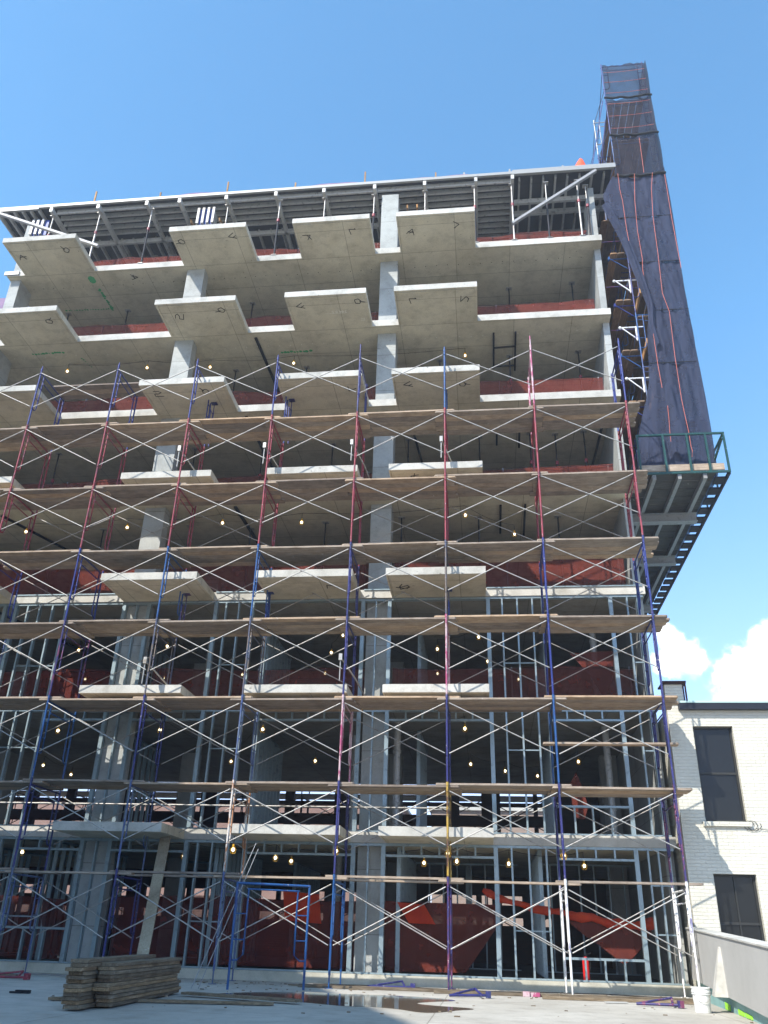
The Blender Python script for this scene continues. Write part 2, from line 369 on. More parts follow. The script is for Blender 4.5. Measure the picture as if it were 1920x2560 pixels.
MB().box(XL, XR-.02, 1.9, YB, -.2, .2).build('foundation_curb', 'curb', bld)
MB().box(XL, XR-.25, 2.3, YB-.3, .2005, .206).build('ground_floor_surface', 'floor_top', bld)
for k in range(1, 9):
    z0 = TOP[k]; z1 = SOF[k+1] if k < 8 else 24.72
    cols = [(3.03,3.66,2.22,2.62),(9.90,10.50,2.40,2.95),(17.16,17.36,2.42,3.6),(-3.62,-3.24,2.22,3.0),(-10.2,-9.6,2.3,2.9)]
    if k == 8: cols = cols[:4]; cols[1] = (9.90,10.50,2.10,2.65)
    for (a,b,c,d) in cols: MB().box(a,b,c,d,z0,z1).build('column', 'column', bld)
    if k < 8:
        for a in (-3.4, 3.1, 9.9, 16.6): MB().box(a,a+.5,8.0,8.5,z0,z1).build('column', 'column', bld)
# back wall and side walls of the interior (dark, partly open)
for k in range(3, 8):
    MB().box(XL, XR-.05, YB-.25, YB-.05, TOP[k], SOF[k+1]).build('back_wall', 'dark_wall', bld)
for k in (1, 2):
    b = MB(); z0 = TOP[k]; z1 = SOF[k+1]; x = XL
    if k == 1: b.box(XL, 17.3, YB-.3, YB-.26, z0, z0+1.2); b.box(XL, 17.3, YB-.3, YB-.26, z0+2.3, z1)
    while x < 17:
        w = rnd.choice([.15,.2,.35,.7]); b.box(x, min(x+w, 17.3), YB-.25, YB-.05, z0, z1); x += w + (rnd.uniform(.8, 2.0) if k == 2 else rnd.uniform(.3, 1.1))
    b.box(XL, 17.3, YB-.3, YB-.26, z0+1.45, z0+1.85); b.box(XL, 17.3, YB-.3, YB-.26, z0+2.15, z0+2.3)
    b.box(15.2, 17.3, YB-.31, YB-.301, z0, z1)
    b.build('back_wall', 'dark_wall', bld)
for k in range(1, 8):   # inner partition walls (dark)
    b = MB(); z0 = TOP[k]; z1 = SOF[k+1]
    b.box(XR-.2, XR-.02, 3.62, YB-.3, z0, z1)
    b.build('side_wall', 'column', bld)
for k in (3,):
    for x0, x1, y in ((-2.8,1.2,9.0),(4.2,8.6,10.0),(12.0,14.6,9.5)): MB().box(x0,x1,y,y+.15,TOP[k],SOF[k+1]).build('partition_wall', 'dark_wall', bld)

# ---- interior metal stud partitions and facade stud walls
def stud(b, x, y, z0, z1, along='x', w=.05, d=.12):
    if along == 'x': b.box(x-w/2, x+w/2, y-d/2, y+d/2, z0, z1)
    else: b.box(x-d/2, x+d/2, y-w/2, y+w/2, z0, z1)
def stud_wall(x0, x1, k, studs, jambs=(), header=None, sill=None, rails=True, y=2.10):
    z0 = TOP[k]+.004; z1 = SOF[k+1]-.004; b = MB()
    b.box(x0, x1, y-.065, y+.065, z1-.06, z1)
    (b if studs or jambs or sill and header is None else MB()).box(x0, x1, y-.065, y+.065, z0, z0+.035)
    if not (studs or jambs): MB().box(x0, x1, y-.065, y+.065, z0, z0+.035).build('floor_track', 'stud', bld)
    for x in studs: stud(b, x, y, z0+.03, z1-.05, w=.042)
    for x in jambs: stud(b, x, y, z0+.03, z1-.05, w=.10, d=.125)
    if header:
        a, c, hh = header; b.box(a, c, y-.06, y+.06, z1-hh, z1-hh+.05); n = max(2, int((c-a)/.42))
        for i in range(1, n): stud(b, a+(c-a)*i/n, y, z1-hh+.04, z1-.05, w=.04)
    if sill:
        a, c, hh = sill; b.box(a, c, y-.06, y+.06, z0+hh, z0+hh+.05); n = max(2, int((c-a)/.42))
        for i in range(1, n): stud(b, a+(c-a)*i/n, y, z0+.03, z0+hh, w=.04)
    if rails and len(studs) > 1:
        for zz in (z0+.95, z0+1.95): b.box(min(studs), max(studs), y-.012, y+.012, zz, zz+.03)
    return b.build('stud_frame', 'stud', bld)
for k in (1, 2, 3):
    H = .30
    stud_wall(9.78, 10.62, k, (10.19,), (9.83, 10.56), y=2.13)
    stud_wall(13.18, 14.62, k, (13.6, 14.0, 14.40), (13.23,), None, None)
    if k > 1: stud_wall(16.40, 17.30, k, (16.88, 17.15), (16.45,), None, None)
    else: stud_wall(16.40, 17.30, k, (16.72, 16.95, 17.2), (16.45,), None, None)
    stud_wall(10.62, 13.18, k, (), (), (10.62, 13.18, H) if k < 3 else None)
    stud_wall(14.62, 16.40, k, (14.66,), (), (14.68, 16.40, H) if k < 3 else None, (14.70, 16.40, .42 if k == 1 else .62) if k < 3 else None)
    stud_wall(7.18, 9.78, k, (), (7.16,), (7.22, 9.78, H) if k < 3 else None)
    stud_wall(5.64, 7.10, k, (5.97, 6.34, 6.75), (5.68,), None)
    stud_wall(2.94, 3.76, k, (3.35,), (2.98, 3.71), None, y=2.13 - .0)
    stud_wall(3.76, 5.62, k, (), (), (3.76, 5.62, H) if k < 3 else None)
    stud_wall(-.32, 1.3, k, (.10, .46, .85, 1.25), (-.27,), None)
    stud_wall(1.3, 2.94, k, (1.34, 2.18) if k == 1 else (), (), (1.34, 2.94, H) if k < 3 else None, (1.38, 2.94, .7) if k == 1 else None)
    stud_wall(-3.2, -.35, k, (-2.9, -2.4, -1.9, -1.4), (-.6,), None)
def partition(x, y0, y1, k, gap=.41):
    z0 = TOP[k]+.004; z1 = SOF[k+1]-.004; b = MB(); y = y0
    b.box(x-.05, x+.05, y0, y1, z0, z0+.03); b.box(x-.05, x+.05, y0, y1, z1-.05, z1)
    while y <= y1: stud(b, x, y, z0+.03, z1-.04, 'y', .045, .10); y += gap
    return b.build('partition_frame', 'stud', bld)
for x, y0, y1 in ((10.85,3.0,7.6),(14.3,3.0,6.9),(6.2,3.0,7.6),(7.0,8.8,13),(1.9,3.0,7.6),(12.4,8.8,13.2),(-1.0,3.0,7.5),(4.6,8.8,13)): partition(x, y0, y1, 1)
for k in (2, 3):
    for x, y0, y1 in ((11.2,4.5,7.6),(6.6,4.5,7.6),(2.4,5.0,7.6),(14.9,5.2,9.0)): partition(x, y0, y1, k)
def partition_x(y, x0, x1, k, gap=.41):
    z0 = TOP[k]+.004; z1 = SOF[k+1]-.004; b = MB(); x = x0
    b.box(x0, x1, y-.05, y+.05, z0, z0+.03); b.box(x0, x1, y-.05, y+.05, z1-.05, z1)
    while x <= x1: stud(b, x, y, z0+.03, z1-.04, 'x', .04, .09); x += gap
    return b.build('partition_frame', 'stud', bld)
for y, x0, x1 in ((7.7,10.9,13.9),(7.2,14.4,17.1),(7.7,-2.6,1.8),(9.2,2.4,4.4)): partition_x(y, x0, x1, 1)
# S4 edge: light steel angle line along the bottom of a few slabs
for k, segs in ((5, ((-.3,3.0),(5.65,8.1),(9.85,10.6),(13.2,17.2))), (4, ((-.3,2.9),(5.65,7.1),(9.85,10.6),(13.2,17.3)))):
    for a, c in segs: MB().box(a, c, YF-.03, YF-.004, TOP[k]-.02, TOP[k]+.012).build('edge_angle', 'stud', bld)
# ceiling tracks (dark steel straps) fixed to the soffits
def track(k, pts, w=.09):
    b = MB()
    for p, q in zip(pts[:-1], pts[1:]): b.beam((*p, SOF[k]-.03), (*q, SOF[k]-.03), w, .05)
    return b.build('ceiling_track', 'dark_steel', bld)
for k in (5, 6, 7):
    track(k, [(5.81,2.25),(5.95,7.5)]); track(k, [(13.69,2.62),(13.70,4.5)], .06); track(k, [(14.40,2.62),(14.43,4.7)], .06)
track(7, [(13.70,3.4),(14.42,3.35)], .04); track(7, [(13.70,4.42),(14.42,4.40)], .03); track(6, [(17.0,3.2),(16.95,7)], .07); track(5, [(-1.7,2.4),(-.3,6.5)], .08); track(6,[(11.0,3.2),(11.2,6)],.07)
track(4, [(-1.2,2.5),(-.2,6.5)], .08)
# pipes and ducts on the lower floors
for k, xy in ((3,(16.17,4.0)),(2,(16.28,4.0)),(2,(10.72,3.3)),(1,(8.95,5.4)),(2,(9.3,5.2)),(3,(4.3,6.0))):
    b = MB().tube([(*xy, TOP[k]+.01), (*xy, SOF[k+1]-.01)], .09, 12)
    for z in (TOP[k]+.8, TOP[k]+2.1): b.disc((*xy, z), .11, 0, .08, 12)
    b.build('drain_pipe', 'alu', bld)

# handwritten marks on the soffits: black strokes and green spray, part of the building
GLYPH = {'5': [[(1,0),(0,0),(0,.5),(.5,.5),(.9,.75),(.6,1),(0,1)]], 'L': [[(0,0),(.1,.9),(.9,.6)],[(.9,.6),(.8,.8)]],
         '7': [[(0,.1),(1,0),(.5,1)],[(.2,.6),(.8,.5)]], 'Q': [[(.2,.2),(.7,0),(1,.4),(.7,.8),(.2,.7),(.1,.3),(.3,.1)],[(.6,.6),(1.1,1.1)]],
         'V': [[(0,0),(.5,.9),(1,.1)],[(.3,.5),(1.2,.6)]], '2': [[(0,.2),(.5,0),(.9,.3),(.1,1),(1.1,.9)]], 'A': [[(0,1),(.4,0),(1,.9)],[(.1,.6),(.9,.5)],[(.3,.4),(.7,.8)]]}
def mark(k, x, y, g, s=.2, rot=0, m='ink', r=.011):
    b = MB(); z = SOF[k]-.006; ca, sa = math.cos(rot), math.sin(rot)
    for st in GLYPH[g]:
        pts = [(x+(px-.5)*s*ca-(py-.5)*s*sa, y-(px-.5)*s*sa-(py-.5)*s*ca, z) for px, py in st]
        for p, q in zip(pts[:-1], pts[1:]): b.beam(p, q, r*2, .008)
    return b.build('painted_mark', m, bld)
marks = {8: [(-2.62,1.12,'V'),(-.91,.93,'Q'),(3.25,.91,'Q'),(5.1,.8,'7'),(7.6,1.01,'V'),(9.15,.89,'L'),(.98,2.4,'A'),(11.06,1.1,'A'),(12.52,.95,'L')],
         7: [(-.82,.89,'Q'),(3.59,1.01,'5'),(5.04,.85,'Q'),(7.66,.86,'7'),(9.47,.75,'Q'),(11.2,.85,'L'),(12.79,.93,'2')],
         6: [(3.43,.87,'5'),(4.89,.85,'Q'),(9.33,1.06,'V'),(11.12,.96,'7'),(12.69,1.02,'Q')], 5: [(8.9,1.0,'Q'),(11.3,.8,'V')], 4: [(9.1,1.1,'L'),(11.05,1.2,'2'),(10.98,1.3,'V')]}
for k, l in marks.items():
    for i, (x, y, g) in enumerate(l): mark(k, x, y, g, .26, (i*1.3) % 6.2)
def spray(k, pts, w, seed):
    r = random.Random(seed); b = MB(); z = SOF[k]-.003
    for p, q in zip(pts[:-1], pts[1:]):
        n = max(2, int((Vector(q)-Vector(p)).length/.10))
        for i in range(n):
            t = i/n; cx = p[0]+(q[0]-p[0])*t+r.uniform(-.02,.02); cy = p[1]+(q[1]-p[1])*t+r.uniform(-.02,.02); rr = w*r.uniform(.5,1)
            a0 = r.random(); b.add([(cx+rr*math.cos(a0+a)*r.uniform(.8,1.1), cy+rr*math.sin(a0+a)*r.uniform(.8,1.1), z-i*.00004) for a in [j*math.pi/4 for j in range(8)]], [tuple(range(8))])
    return b.build('spray_mark', 'green_spray', bld)
spray(8, [(-.60,2.35),(-.60,2.6)], .15, 1); spray(8, [(-.56,2.9),(-.5,4.15)], .085, 2); spray(8, [(-.55,4.0),(-2.4,3.95)], .045, 3)
spray(7, [(-2.2,2.56),(-1.0,2.52)], .06, 4); spray(7, [(-.6,2.9),(-.45,3.5)], .04, 5); spray(7, [(6.5,3.11),(7.6,3.11)], .07, 6)
def soffit_text(s, k, x, y, size, rot, m):
    cu = bpy.data.curves.new('t', 'FONT'); cu.body = s; cu.size = size; cu.extrude = .001; cu.resolution_u = 2
    t = bpy.data.objects.new('t', cu); COL.objects.link(t); bpy.context.view_layer.update()
    dg = bpy.context.evaluated_depsgraph_get(); me = bpy.data.meshes.new_from_object(t.evaluated_get(dg))
    bpy.data.objects.remove(t)
    me.transform(Matrix.Translation((x-7, y-8, SOF[k]-.005)) @ Matrix.Rotation(rot, 4, 'Z') @ Matrix.Rotation(math.pi, 4, 'X') @ Matrix.Rotation(0, 4, 'Z'))
    me.materials.clear(); me.materials.append(M[m]); o = bpy.data.objects.new('chalk_writing', me); COL.objects.link(o); o.parent = bld; return o
soffit_text('344.8.5', 7, 9.05, 1.15, .17, math.pi, 'chalk')
soffit_text('72', 7, 9.45, 1.55, .16, math.pi*.5, 'chalk')
MB().box(8.35,9.05,1.27,1.28,SOF[7]-.004,SOF[7]-.002).build('chalk_line', 'chalk', bld)
# row of small form-tie holes under each slab
for k in (6, 7, 8):
    b = MB(); x = -3.0
    while x < 17:
        b.disc((x, 2.75 + .02*math.sin(x*3), SOF[k]-.004), .018, 0, .006, 6); x += .38
    b.build('tie_hole_row', 'ink' if k == 8 else 'chalk', bld)['kind'] = 'stuff'

# ------------------------------------------------------------------ left wing, lower roof formwork with pink net
wing = thing('roof_formwork', (-8, 8, 18.92), 'lower formwork deck of the left wing, cut by the left edge of the photo', 'formwork')
MB().box(-14, -3.95, 4.0, 14, 21.70, 21.74).build('plywood_deck', 'ply', wing)
for i in range(8): MB().box(-14, -3.9, 4.1+i*.7, 4.18+i*.7, 21.55, 21.697).build('joist', 'alu', wing)
MB().box(-14, -3.8, 3.9, 4.0, 21.60, 21.80).build('edge_beam', 'alu_bright', wing)
MB().box(-3.75, -3.2, 1.95, 1.999, 21.86, 22.02).build('clamp_block', 'alu_bright', wing)
tag(MB().grid(lambda u, v: (-14+u*10.1, 3.92, 21.82+v*(.75+.05*math.sin(u*30))), 30, 2).build('safety_net', 'pink_net'), 'pink mesh along the low left wing roof edge', 'safety net')

# ------------------------------------------------------------------ roof formwork
ZD = 25.16
form = thing('roof_formwork', (7, 8, 22.07), 'dark plywood roof formwork with aluminium beams over the eighth floor', 'formwork')
MB().box(-4.9, 18.0, 1.95, 13.4, ZD, ZD+.03).build('plywood_deck', 'ply', form)
MB().box(-3.1, 14.55, 1.86, 1.95, ZD-.09, ZD+.03).build('edge_beam', 'alu_bright', form)
MB().box(14.55, 18.1, 1.82, 1.93, ZD-.15, ZD+.05).build('edge_beam', 'alu_bright', form)
MB().box(-4.9, -3.101, 1.86, 1.95, ZD-.16, ZD+.035).build('edge_beam', 'alu_bright', form)
STR = [-2.54, -.7, 1.18, 2.43, 4.2, 6.05, 7.82, 9.66, 11.45, 13.26, 14.54]
for x in STR: MB().box(x-.055, x+.055, 1.80, 5.4, ZD-.40, ZD-.205).build('stringer', 'alu', form)
for i in range(5):      # joists running left-right over the stringers
    y = 2.16+i*.29
    MB().box(-2.5, 9.6, y-.03, y+.03, ZD-.20, ZD-.012).build('joist', 'alu', form)
for i in range(11):
    y = 2.16+i*.29
    MB().box(9.72, 14.5, y-.03, y+.03, ZD-.20, ZD-.012).build('joist', 'alu', form)
for y in (3.65, 5.6, 7.6): MB().box(-3.2, 9.6, y-.05, y+.05, ZD-.40, ZD-.205).build('stringer', 'alu', form)
x = -2.9
while x < 9.6:
    MB().box(x-.03, x+.03, 3.72, 9.0, ZD-.198, ZD-.014).build('joist', 'alu', form); x += .46
for y in (2.98, 3.52, 4.6): MB().box(14.62, 17.9, y-.05, y+.05, ZD-.40, ZD-.205).build('stringer', 'alu', form)
x = 14.8
while x < 17.9: MB().box(x-.03, x+.03, 2.1, 6.0, ZD-.198, ZD-.014).build('joist', 'alu', form); x += .42
MB().beam((14.45,1.86,22.68), (17.42,1.86,24.92), .09, .12, (0,1,0)).build('diagonal_brace', 'deck_steel', form)
MB().beam((-4.9,1.25,24.55), (.05,1.25,22.25), .09, .12, (0,1,0)).build('diagonal_brace', 'deck_steel', form)
# left end: fanned beams at the corner
for i in range(6):
    x = -4.78+i*.33; MB().beam((x, 1.96, ZD-.12), (x+.12, 9.0, ZD-.12), .07, .15).build('joist', 'alu', form)
for xx, n in ((3.05, 4), (-3.4, 3)):    # column form boxes
    b = MB()
    for i in range(n): b.box(xx+i*.19, xx+i*.19+.09, 2.12, 2.20, 24.0, ZD-.41)
    b.build('column_form_rib', 'alu_bright', form); MB().box(xx, xx+.63, 2.205, 2.24, 24.0, ZD-.41).build('column_form_panel', 'form_blue', form)
for xx in (2.78, 3.86, 10.8, 11.15): MB().beam((xx, 2.3, 24.3), (xx-.1, 3.9, 24.85), .05, .12).build('timber_wedge', 'timber_raw', form)
MB().box(12.7, 17.4, 2.5, 2.56, 25.78, 25.84).build('guard_rail', 'alu_bright', form)
MB().box(12.6, 14.9, 2.42, 2.49, 25.70, 25.76).build('guard_rail', 'timber_raw', form)
for x in (12.85, 14.5, 16.4): MB().box(x-.03, x+.03, 2.44, 2.5, ZD+.03, 25.98).build('guard_post', 'alu_bright', form)
def wavy(x0, x1, y, z0, z1, amp=.05, n=40, seed=0, nv=3, xz=True):
    r = random.Random(seed); ph = [r.uniform(0,6) for _ in range(6)]
    def P(u, v):
        x = x0+(x1-x0)*u; d = amp*(math.sin(u*(x1-x0)*2.3+ph[0])+.5*math.sin(u*(x1-x0)*5.1+ph[1]))
        s = .04*math.sin(u*(x1-x0)*1.3+ph[2])*v
        return (x, y+d*(.4+v*.6), z0+(z1-z0)*v+s)
    return MB().grid(P, n, nv)
tag(wavy(-1.3, 13.0, 2.15, ZD+.04, ZD+.36, .02, 70, 3).build('safety_net', 'pink_net'), 'long pink mesh strip along the top of the main roof formwork', 'safety net')
for i in range(6): MB().box(-1.2+i*2.6, -1.15+i*2.6, 2.2, 2.25, ZD+.03, ZD+.95 - (.3 if i % 2 else 0)).build('guard_post', 'timber_raw', form)

# shores under the formwork and under the floor slabs
def make_shore(z0, z1, label, style, grp, x, y):
    t = thing('shoring_post', (x, y, z0), label, 'shore', grp)
    h = z1-z0; s = .62*h
    MB().tube([(x,y,z0+.012),(x,y,z0+s)], .034, 10).build('outer_tube', 'dark_steel' if style != 'pale' else 'galv', t)
    MB().tube([(x,y,z0+s-.25),(x,y,z1-.02)], .024, 8).build('inner_tube', 'galv' if style != 'dark' else 'dark_steel', t)
    MB().disc((x,y,z0+s-.02), .055, 0, .12, 10).build('collar', 'red', t)
    MB().box(x-.09,x+.09,y-.09,y+.09,z0+.002,z0+.014).build('base_plate', 'galv', t)
    MB().box(x-.10,x+.10,y-.08,y+.08,z1-.022,z1-.003).add([], []).build('head_plate', 'galv', t)
    return t
front = [(-2.54,1.97,24.75),(-.70,1.97,24.75),(1.32,2.06,24.75),(4.2,2.12,24.75),(6.17,2.06,24.75),(7.82,2.12,24.75),(9.62,2.12,24.75),(11.45,2.12,24.75),(13.2,2.06,24.75),(14.5,2.06,24.75),(15.68,2.02,24.70),(16.76,2.06,24.70),(17.08,2.3,24.70)]
for i, (x, y, z) in enumerate(front):
    y = max(y, 2.06)
    make_shore(TOP[8], z, f'steel shore in the front row under the roof formwork, {ORD[i]} from the left', 'pale' if i % 2 else 'dark_tip', 'shores under the roof formwork', x, y)
back = [(-1.2,4.6),(.6,4.4),(2.43,4.6),(6.1,4.6),(7.82,4.6),(9.5,5.0),(13.3,4.6),(16.4,4.5)]
for i, (x, y) in enumerate(back):
    make_shore(TOP[8], 24.75, f'dark steel shore, rear row under the roof formwork, {ORD[i]} from the left', 'dark', 'shores under the roof formwork', x, y)
RS = {7: [(-2.31,4.14),(.05,4.14),(4.9,4.14),(14.34,4.1),(16.55,4.0)], 6: [(-.51,4.7),(4.65,4.0),(7.2,4.0),(11.86,3.96),(14.23,3.9),(16.52,3.85)],
      5: [(-1.33,4.1),(1.1,4.1),(3.55,4.1),(5.87,4.2),(8.28,4.13),(10.82,4.0),(13.13,4.0),(14.75,3.9),(15.56,4.0),(16.45,3.9)],
      4: [(1.11,3.6),(4.0,3.5),(5.89,3.8),(8.34,3.5),(10.72,3.3),(13.04,3.4),(15.4,3.5)]}
for k, l in RS.items():
    for i, (x, y) in enumerate(l):
        make_shore(TOP[k], SOF[k+1], f'dark reshoring post inside the {FLOOR[k]} floor, {ORD[i]} from the left', 'dark', 'reshoring posts inside the floors', x, y)

# red edge mesh on the open floors
BAYS = [('left', -3.1, 2.95), ('middle', 3.75, 9.82), ('right', 10.58, 17.05)]
for k in range(3, 9):
    for nm, a, b in BAYS:
        y = 2.85 if k > 3 else 3.0
        o = wavy(a, b, y, TOP[k]+.02, TOP[k]+(1.1 if k != 4 else 1.35), .035, 40, k*7+int(a)).build('safety_net', 'red_net')
        tag(o, f'dark red mesh fence behind the {FLOOR[k]} floor edge, {nm} bay', 'safety net', 'red mesh fences on the floors')
        hh = 1.1 if k != 4 else 1.35
        MB().tube([(a+(b-a)*q/12, y-.05, TOP[k]+hh-.03+.02*math.sin(q*1.9)) for q in range(13)], .007, 5).build('top_cable', 'dark_steel', o)
        for q in (.02, .5, .98): MB().box(a+(b-a)*q-.02, a+(b-a)*q+.02, y+.05, y+.09, TOP[k]+.003, TOP[k]+hh+.05).build('fence_post', 'deck_steel', o)
# far left narrow piece
for k in (4,5,6,7): tag(wavy(-9, -3.7, 2.85, TOP[k]+.02, TOP[k]+1.1, .03, 20, k).build('safety_net', 'red_net'), f'dark red mesh fence on the {FLOOR[k]} floor beyond the left column', 'safety net', 'red mesh fences on the floors')
g1 = MB().prism([(10.56,.24),(10.5,1.74),(13.21,1.72),(13.19,1.21),(12.46,.26)], 3.02, 3.035, 'y').build('safety_net', 'red_net'); tag(g1, 'dark red mesh slanting down at ground floor, right of the middle column', 'safety net', 'red mesh fences on the floors')
tag(wavy(3.75, 9.85, 3.0, .25, 1.72, .04, 40, 5).build('safety_net', 'red_net'), 'dark red mesh across the ground floor middle bay behind the blue frame', 'safety net', 'red mesh fences on the floors')
tag(wavy(-3.0, 2.9, 3.0, .25, 1.6, .04, 40, 6).build('safety_net', 'red_net'), 'dark red mesh across the ground floor left bay behind the studs', 'safety net', 'red mesh fences on the floors')
def cloth(poly, y, m, name, label, cat, t=.02, wob=.03):
    o = fix_normals(MB().prism(poly, y, y+t, 'y').build(name, m)); return tag(o, label, cat)
cloth([(10.83,1.72),(11.49,1.68),(11.76,1.26),(11.12,1.27)], 2.9, 'orange_net', 'debris_net', 'bright orange mesh patch inside the ground floor right of the middle column', 'net')
cloth([(8.0,1.9),(8.9,1.85),(9.0,1.2),(8.1,1.25)], 2.9, 'orange_net', 'debris_net', 'bright orange mesh patch seen through the blue free-standing frame', 'net')
b = MB(); pts = [(12.9,2.6,2.02),(13.77,2.6,1.74),(14.69,2.6,1.6),(15.4,2.6,1.5),(16.1,2.6,1.38),(16.78,2.6,1.42)]
PP = []
for i in range(5):
    for q in range(6):
        t = q/6; PP.append((pts[i][0]+(pts[i+1][0]-pts[i][0])*t, pts[i][1], pts[i][2]+(pts[i+1][2]-pts[i][2])*t-.05*math.sin(math.pi*t)))
PP.append(pts[5]); b.tube(PP, [.045+.035*abs(math.sin(k*1.7))+.02*math.sin(k*.9)+k*.0015 for k in range(31)], 10)
tag(b.build('rolled_net', 'orange_net'), 'rolled orange net strung across the right ground floor bay', 'net')
cloth([(14.6,1.58),(15.1,1.50),(15.8,1.42),(16.4,1.36),(16.79,1.36),(16.70,1.2),(16.52,1.02),(16.42,.85),(16.21,.66),(16.12,.60),(16.04,.55),(15.8,.72),(15.48,.95),(15.2,1.12),(14.9,1.36)], 2.66, 'red_net', 'debris_net', 'red mesh triangle hanging below the rolled orange net', 'net')
cloth([(15.13,4.5),(15.33,4.83),(15.46,4.47),(15.57,4.0),(15.45,3.68),(15.2,3.75)], 3.1, 'red_net', 'debris_net', 'small red net hanging inside the second floor right bay', 'net')
cloth([(15.4,8.0),(16.6,8.05),(16.48,7.25),(16.24,6.72),(15.9,7.4)], 3.2, 'red_net', 'debris_net', 'red net gathered inside the third floor right bay', 'net')

# ------------------------------------------------------------------ facade scaffold
PX = 2.438
LZ = [0, 2.097, 4.026, 5.983, 7.961, 9.955, 11.905, 13.977, 15.986]
scaf = thing('facade_scaffold', (8.5, .75, 0), 'tubular frame scaffold eight lifts high with cross braces in front of the concrete building', 'scaffold')
TIER = {  # paint of each frame, by tier (1 = bottom) and pole index
 8: {-1:'blue',0:'blue',1:'blue',2:'blue',3:'blue',4:'indigo',5:'bright_blue',6:'pink',7:'blue'},
 7: {-1:'red',0:'red',1:'red',2:'red',3:'red',4:'red',5:'red',6:'red',7:'red'},
 6: {0:'red',1:'red',2:'red',3:'red',4:'red',5:'red',6:'red',7:'red'},
 5: {0:'blue',1:'blue',2:'bright_blue',3:'bright_blue',4:'indigo',5:'brown',6:'blue',7:'blue'},
 4: {0:'slate',1:'purple',2:'brown',3:'brown',4:'indigo',5:'pink',6:'blue',7:'indigo'},
 3: {0:'blue',1:'bright_blue',2:'indigo',3:'slate',4:'pink',5:'indigo',6:'bright_blue',7:'indigo'},
 2: {0:'slate',1:'indigo',2:'slate',3:'rust',4:'indigo',5:'yellow',6:'indigo',7:'purple'},
 1: {0:'slate',1:'slate',2:'indigo',3:'slate',4:'bright_blue',5:'purple',6:'white_paint',7:'white_paint'}}
def frame_mesh(b, x, z0, z1, ya=0.0, yb=1.5, r=.0245, axis='y', other=0.0):
    """walk-through frame: two legs, top bearer, inner ladder legs with a hooked foot"""
    def P(y, z): return (x, y, z) if axis == 'y' else (y, other, z)
    h = z1-z0; sgn = 1 if yb > ya else -1
    b.tube([P(ya,z0),P(ya,z1+.06)], r, 8); b.tube([P(yb,z0),P(yb,z1+.02)], r, 8)
    zt = z1-.10; b.tube([P(ya,zt),P(yb,zt)], r*.9, 6); b.tube([P(ya+.24,zt-.24),P(yb-.24,zt-.24)], r*.7, 6)
    for y0, s in ((ya, 1), (yb, -1)):
        yi = y0+s*.20; lo = z0+.62
        b.tube([P(yi,zt),P(yi,lo+.12),P(yi-s*.04,lo+.03),P(yi-s*.11,lo),P(y0+s*.01,lo+.02)], r*.8, 6)
        for q in (.35, .72, 1.0): b.tube([P(y0,lo+q*(h-.9)),P(yi,lo+q*(h-.9))], r*.55, 5)
        for zs in (z0+.62, z1-.16): b.tube([P(y0-s*.0,zs),P(y0-s*.055,zs)], .012, 5)
for t in range(8, 0, -1):
    for i in range(-1, 8):
        if i not in TIER[t]: continue
        x = i*PX; z0 = LZ[t-1]; z1 = LZ[t]; b = MB()
        if t == 1:
            z0 = .24; b.disc((x,0,0), .09, 0.001, .012, 8); b.disc((x,1.5,0), .09, .001, .012, 8)
            b.tube([(x,0,.01),(x,0,.3)], .017, 6); b.tube([(x,1.5,.01),(x,1.5,.3)], .017, 6)
        frame_mesh(b, x, z0, z1)
        if t == 8: b.tube([(x,0,z1),(x,0,z1+(.38 if i in (4,6) else .14))], .018, 6)
        b.disc((x,0,z1-.03), .031, 0, .07, 8)
        b.build('frame', TIER[t][i], scaf)
def brace(x0, x1, y, zlo, zhi, r=.0138):
    b = MB(); e = .05
    for (a, za, c, zc) in ((x0+e, zhi, x1-e, zlo), (x0+e, zlo, x1-e, zhi)):
        off = .0 if za > zc else .036
        b.tube([(a, y+off, za), (c, y+off, zc)], r, 6)
    b.tube([((x0+x1)/2, y-.01, (zlo+zhi)/2), ((x0+x1)/2, y+.05, (zlo+zhi)/2)], .012, 6)
    return b.build('cross_brace', 'galv', scaf)
for t in range(1, 9):
    for i in range(-1 if t >= 6 else 0, 7):
        lo = (LZ[t-1] if t > 1 else .12)+.66; hi = LZ[t]-.16
        brace(i*PX, (i+1)*PX, -.055, lo, hi)
skip = {(3,5),(2,0),(5,1),(4,4),(6,3),(5,5)}
for t in range(1, 7):
    for i in range(0, 7):
        if (t, i) in skip: continue
        lo = (LZ[t-1] if t > 1 else .12)+.66; hi = LZ[t]-.16
        brace(i*PX, (i+1)*PX, 1.5+.055, lo, hi, .0125)
MB().tube([(0,1.62,3.72),(12.1,1.62,3.72)], .022, 6).build('ledger_tube', 'galv', scaf)
for i, z in ((2,12.9),(3,12.9),(4,12.9),(5,12.9),(2,6.8),(4,6.85)):       # ties back to the building with clamps
    x = i*PX-.08; b = MB().tube([(x,-.03,z+.05),(x+.25,.7,z-.25),(x+.4,2.0,z-.5)], .02, 6)
    b.box(x-.06,x+.02,-.09,-.03,z,z+.16); b.tube([(x-.02,-.05,z+.02),(x-.02,-.05,z-.5)], .014, 6)
    b.build('wall_tie', 'galv', scaf)

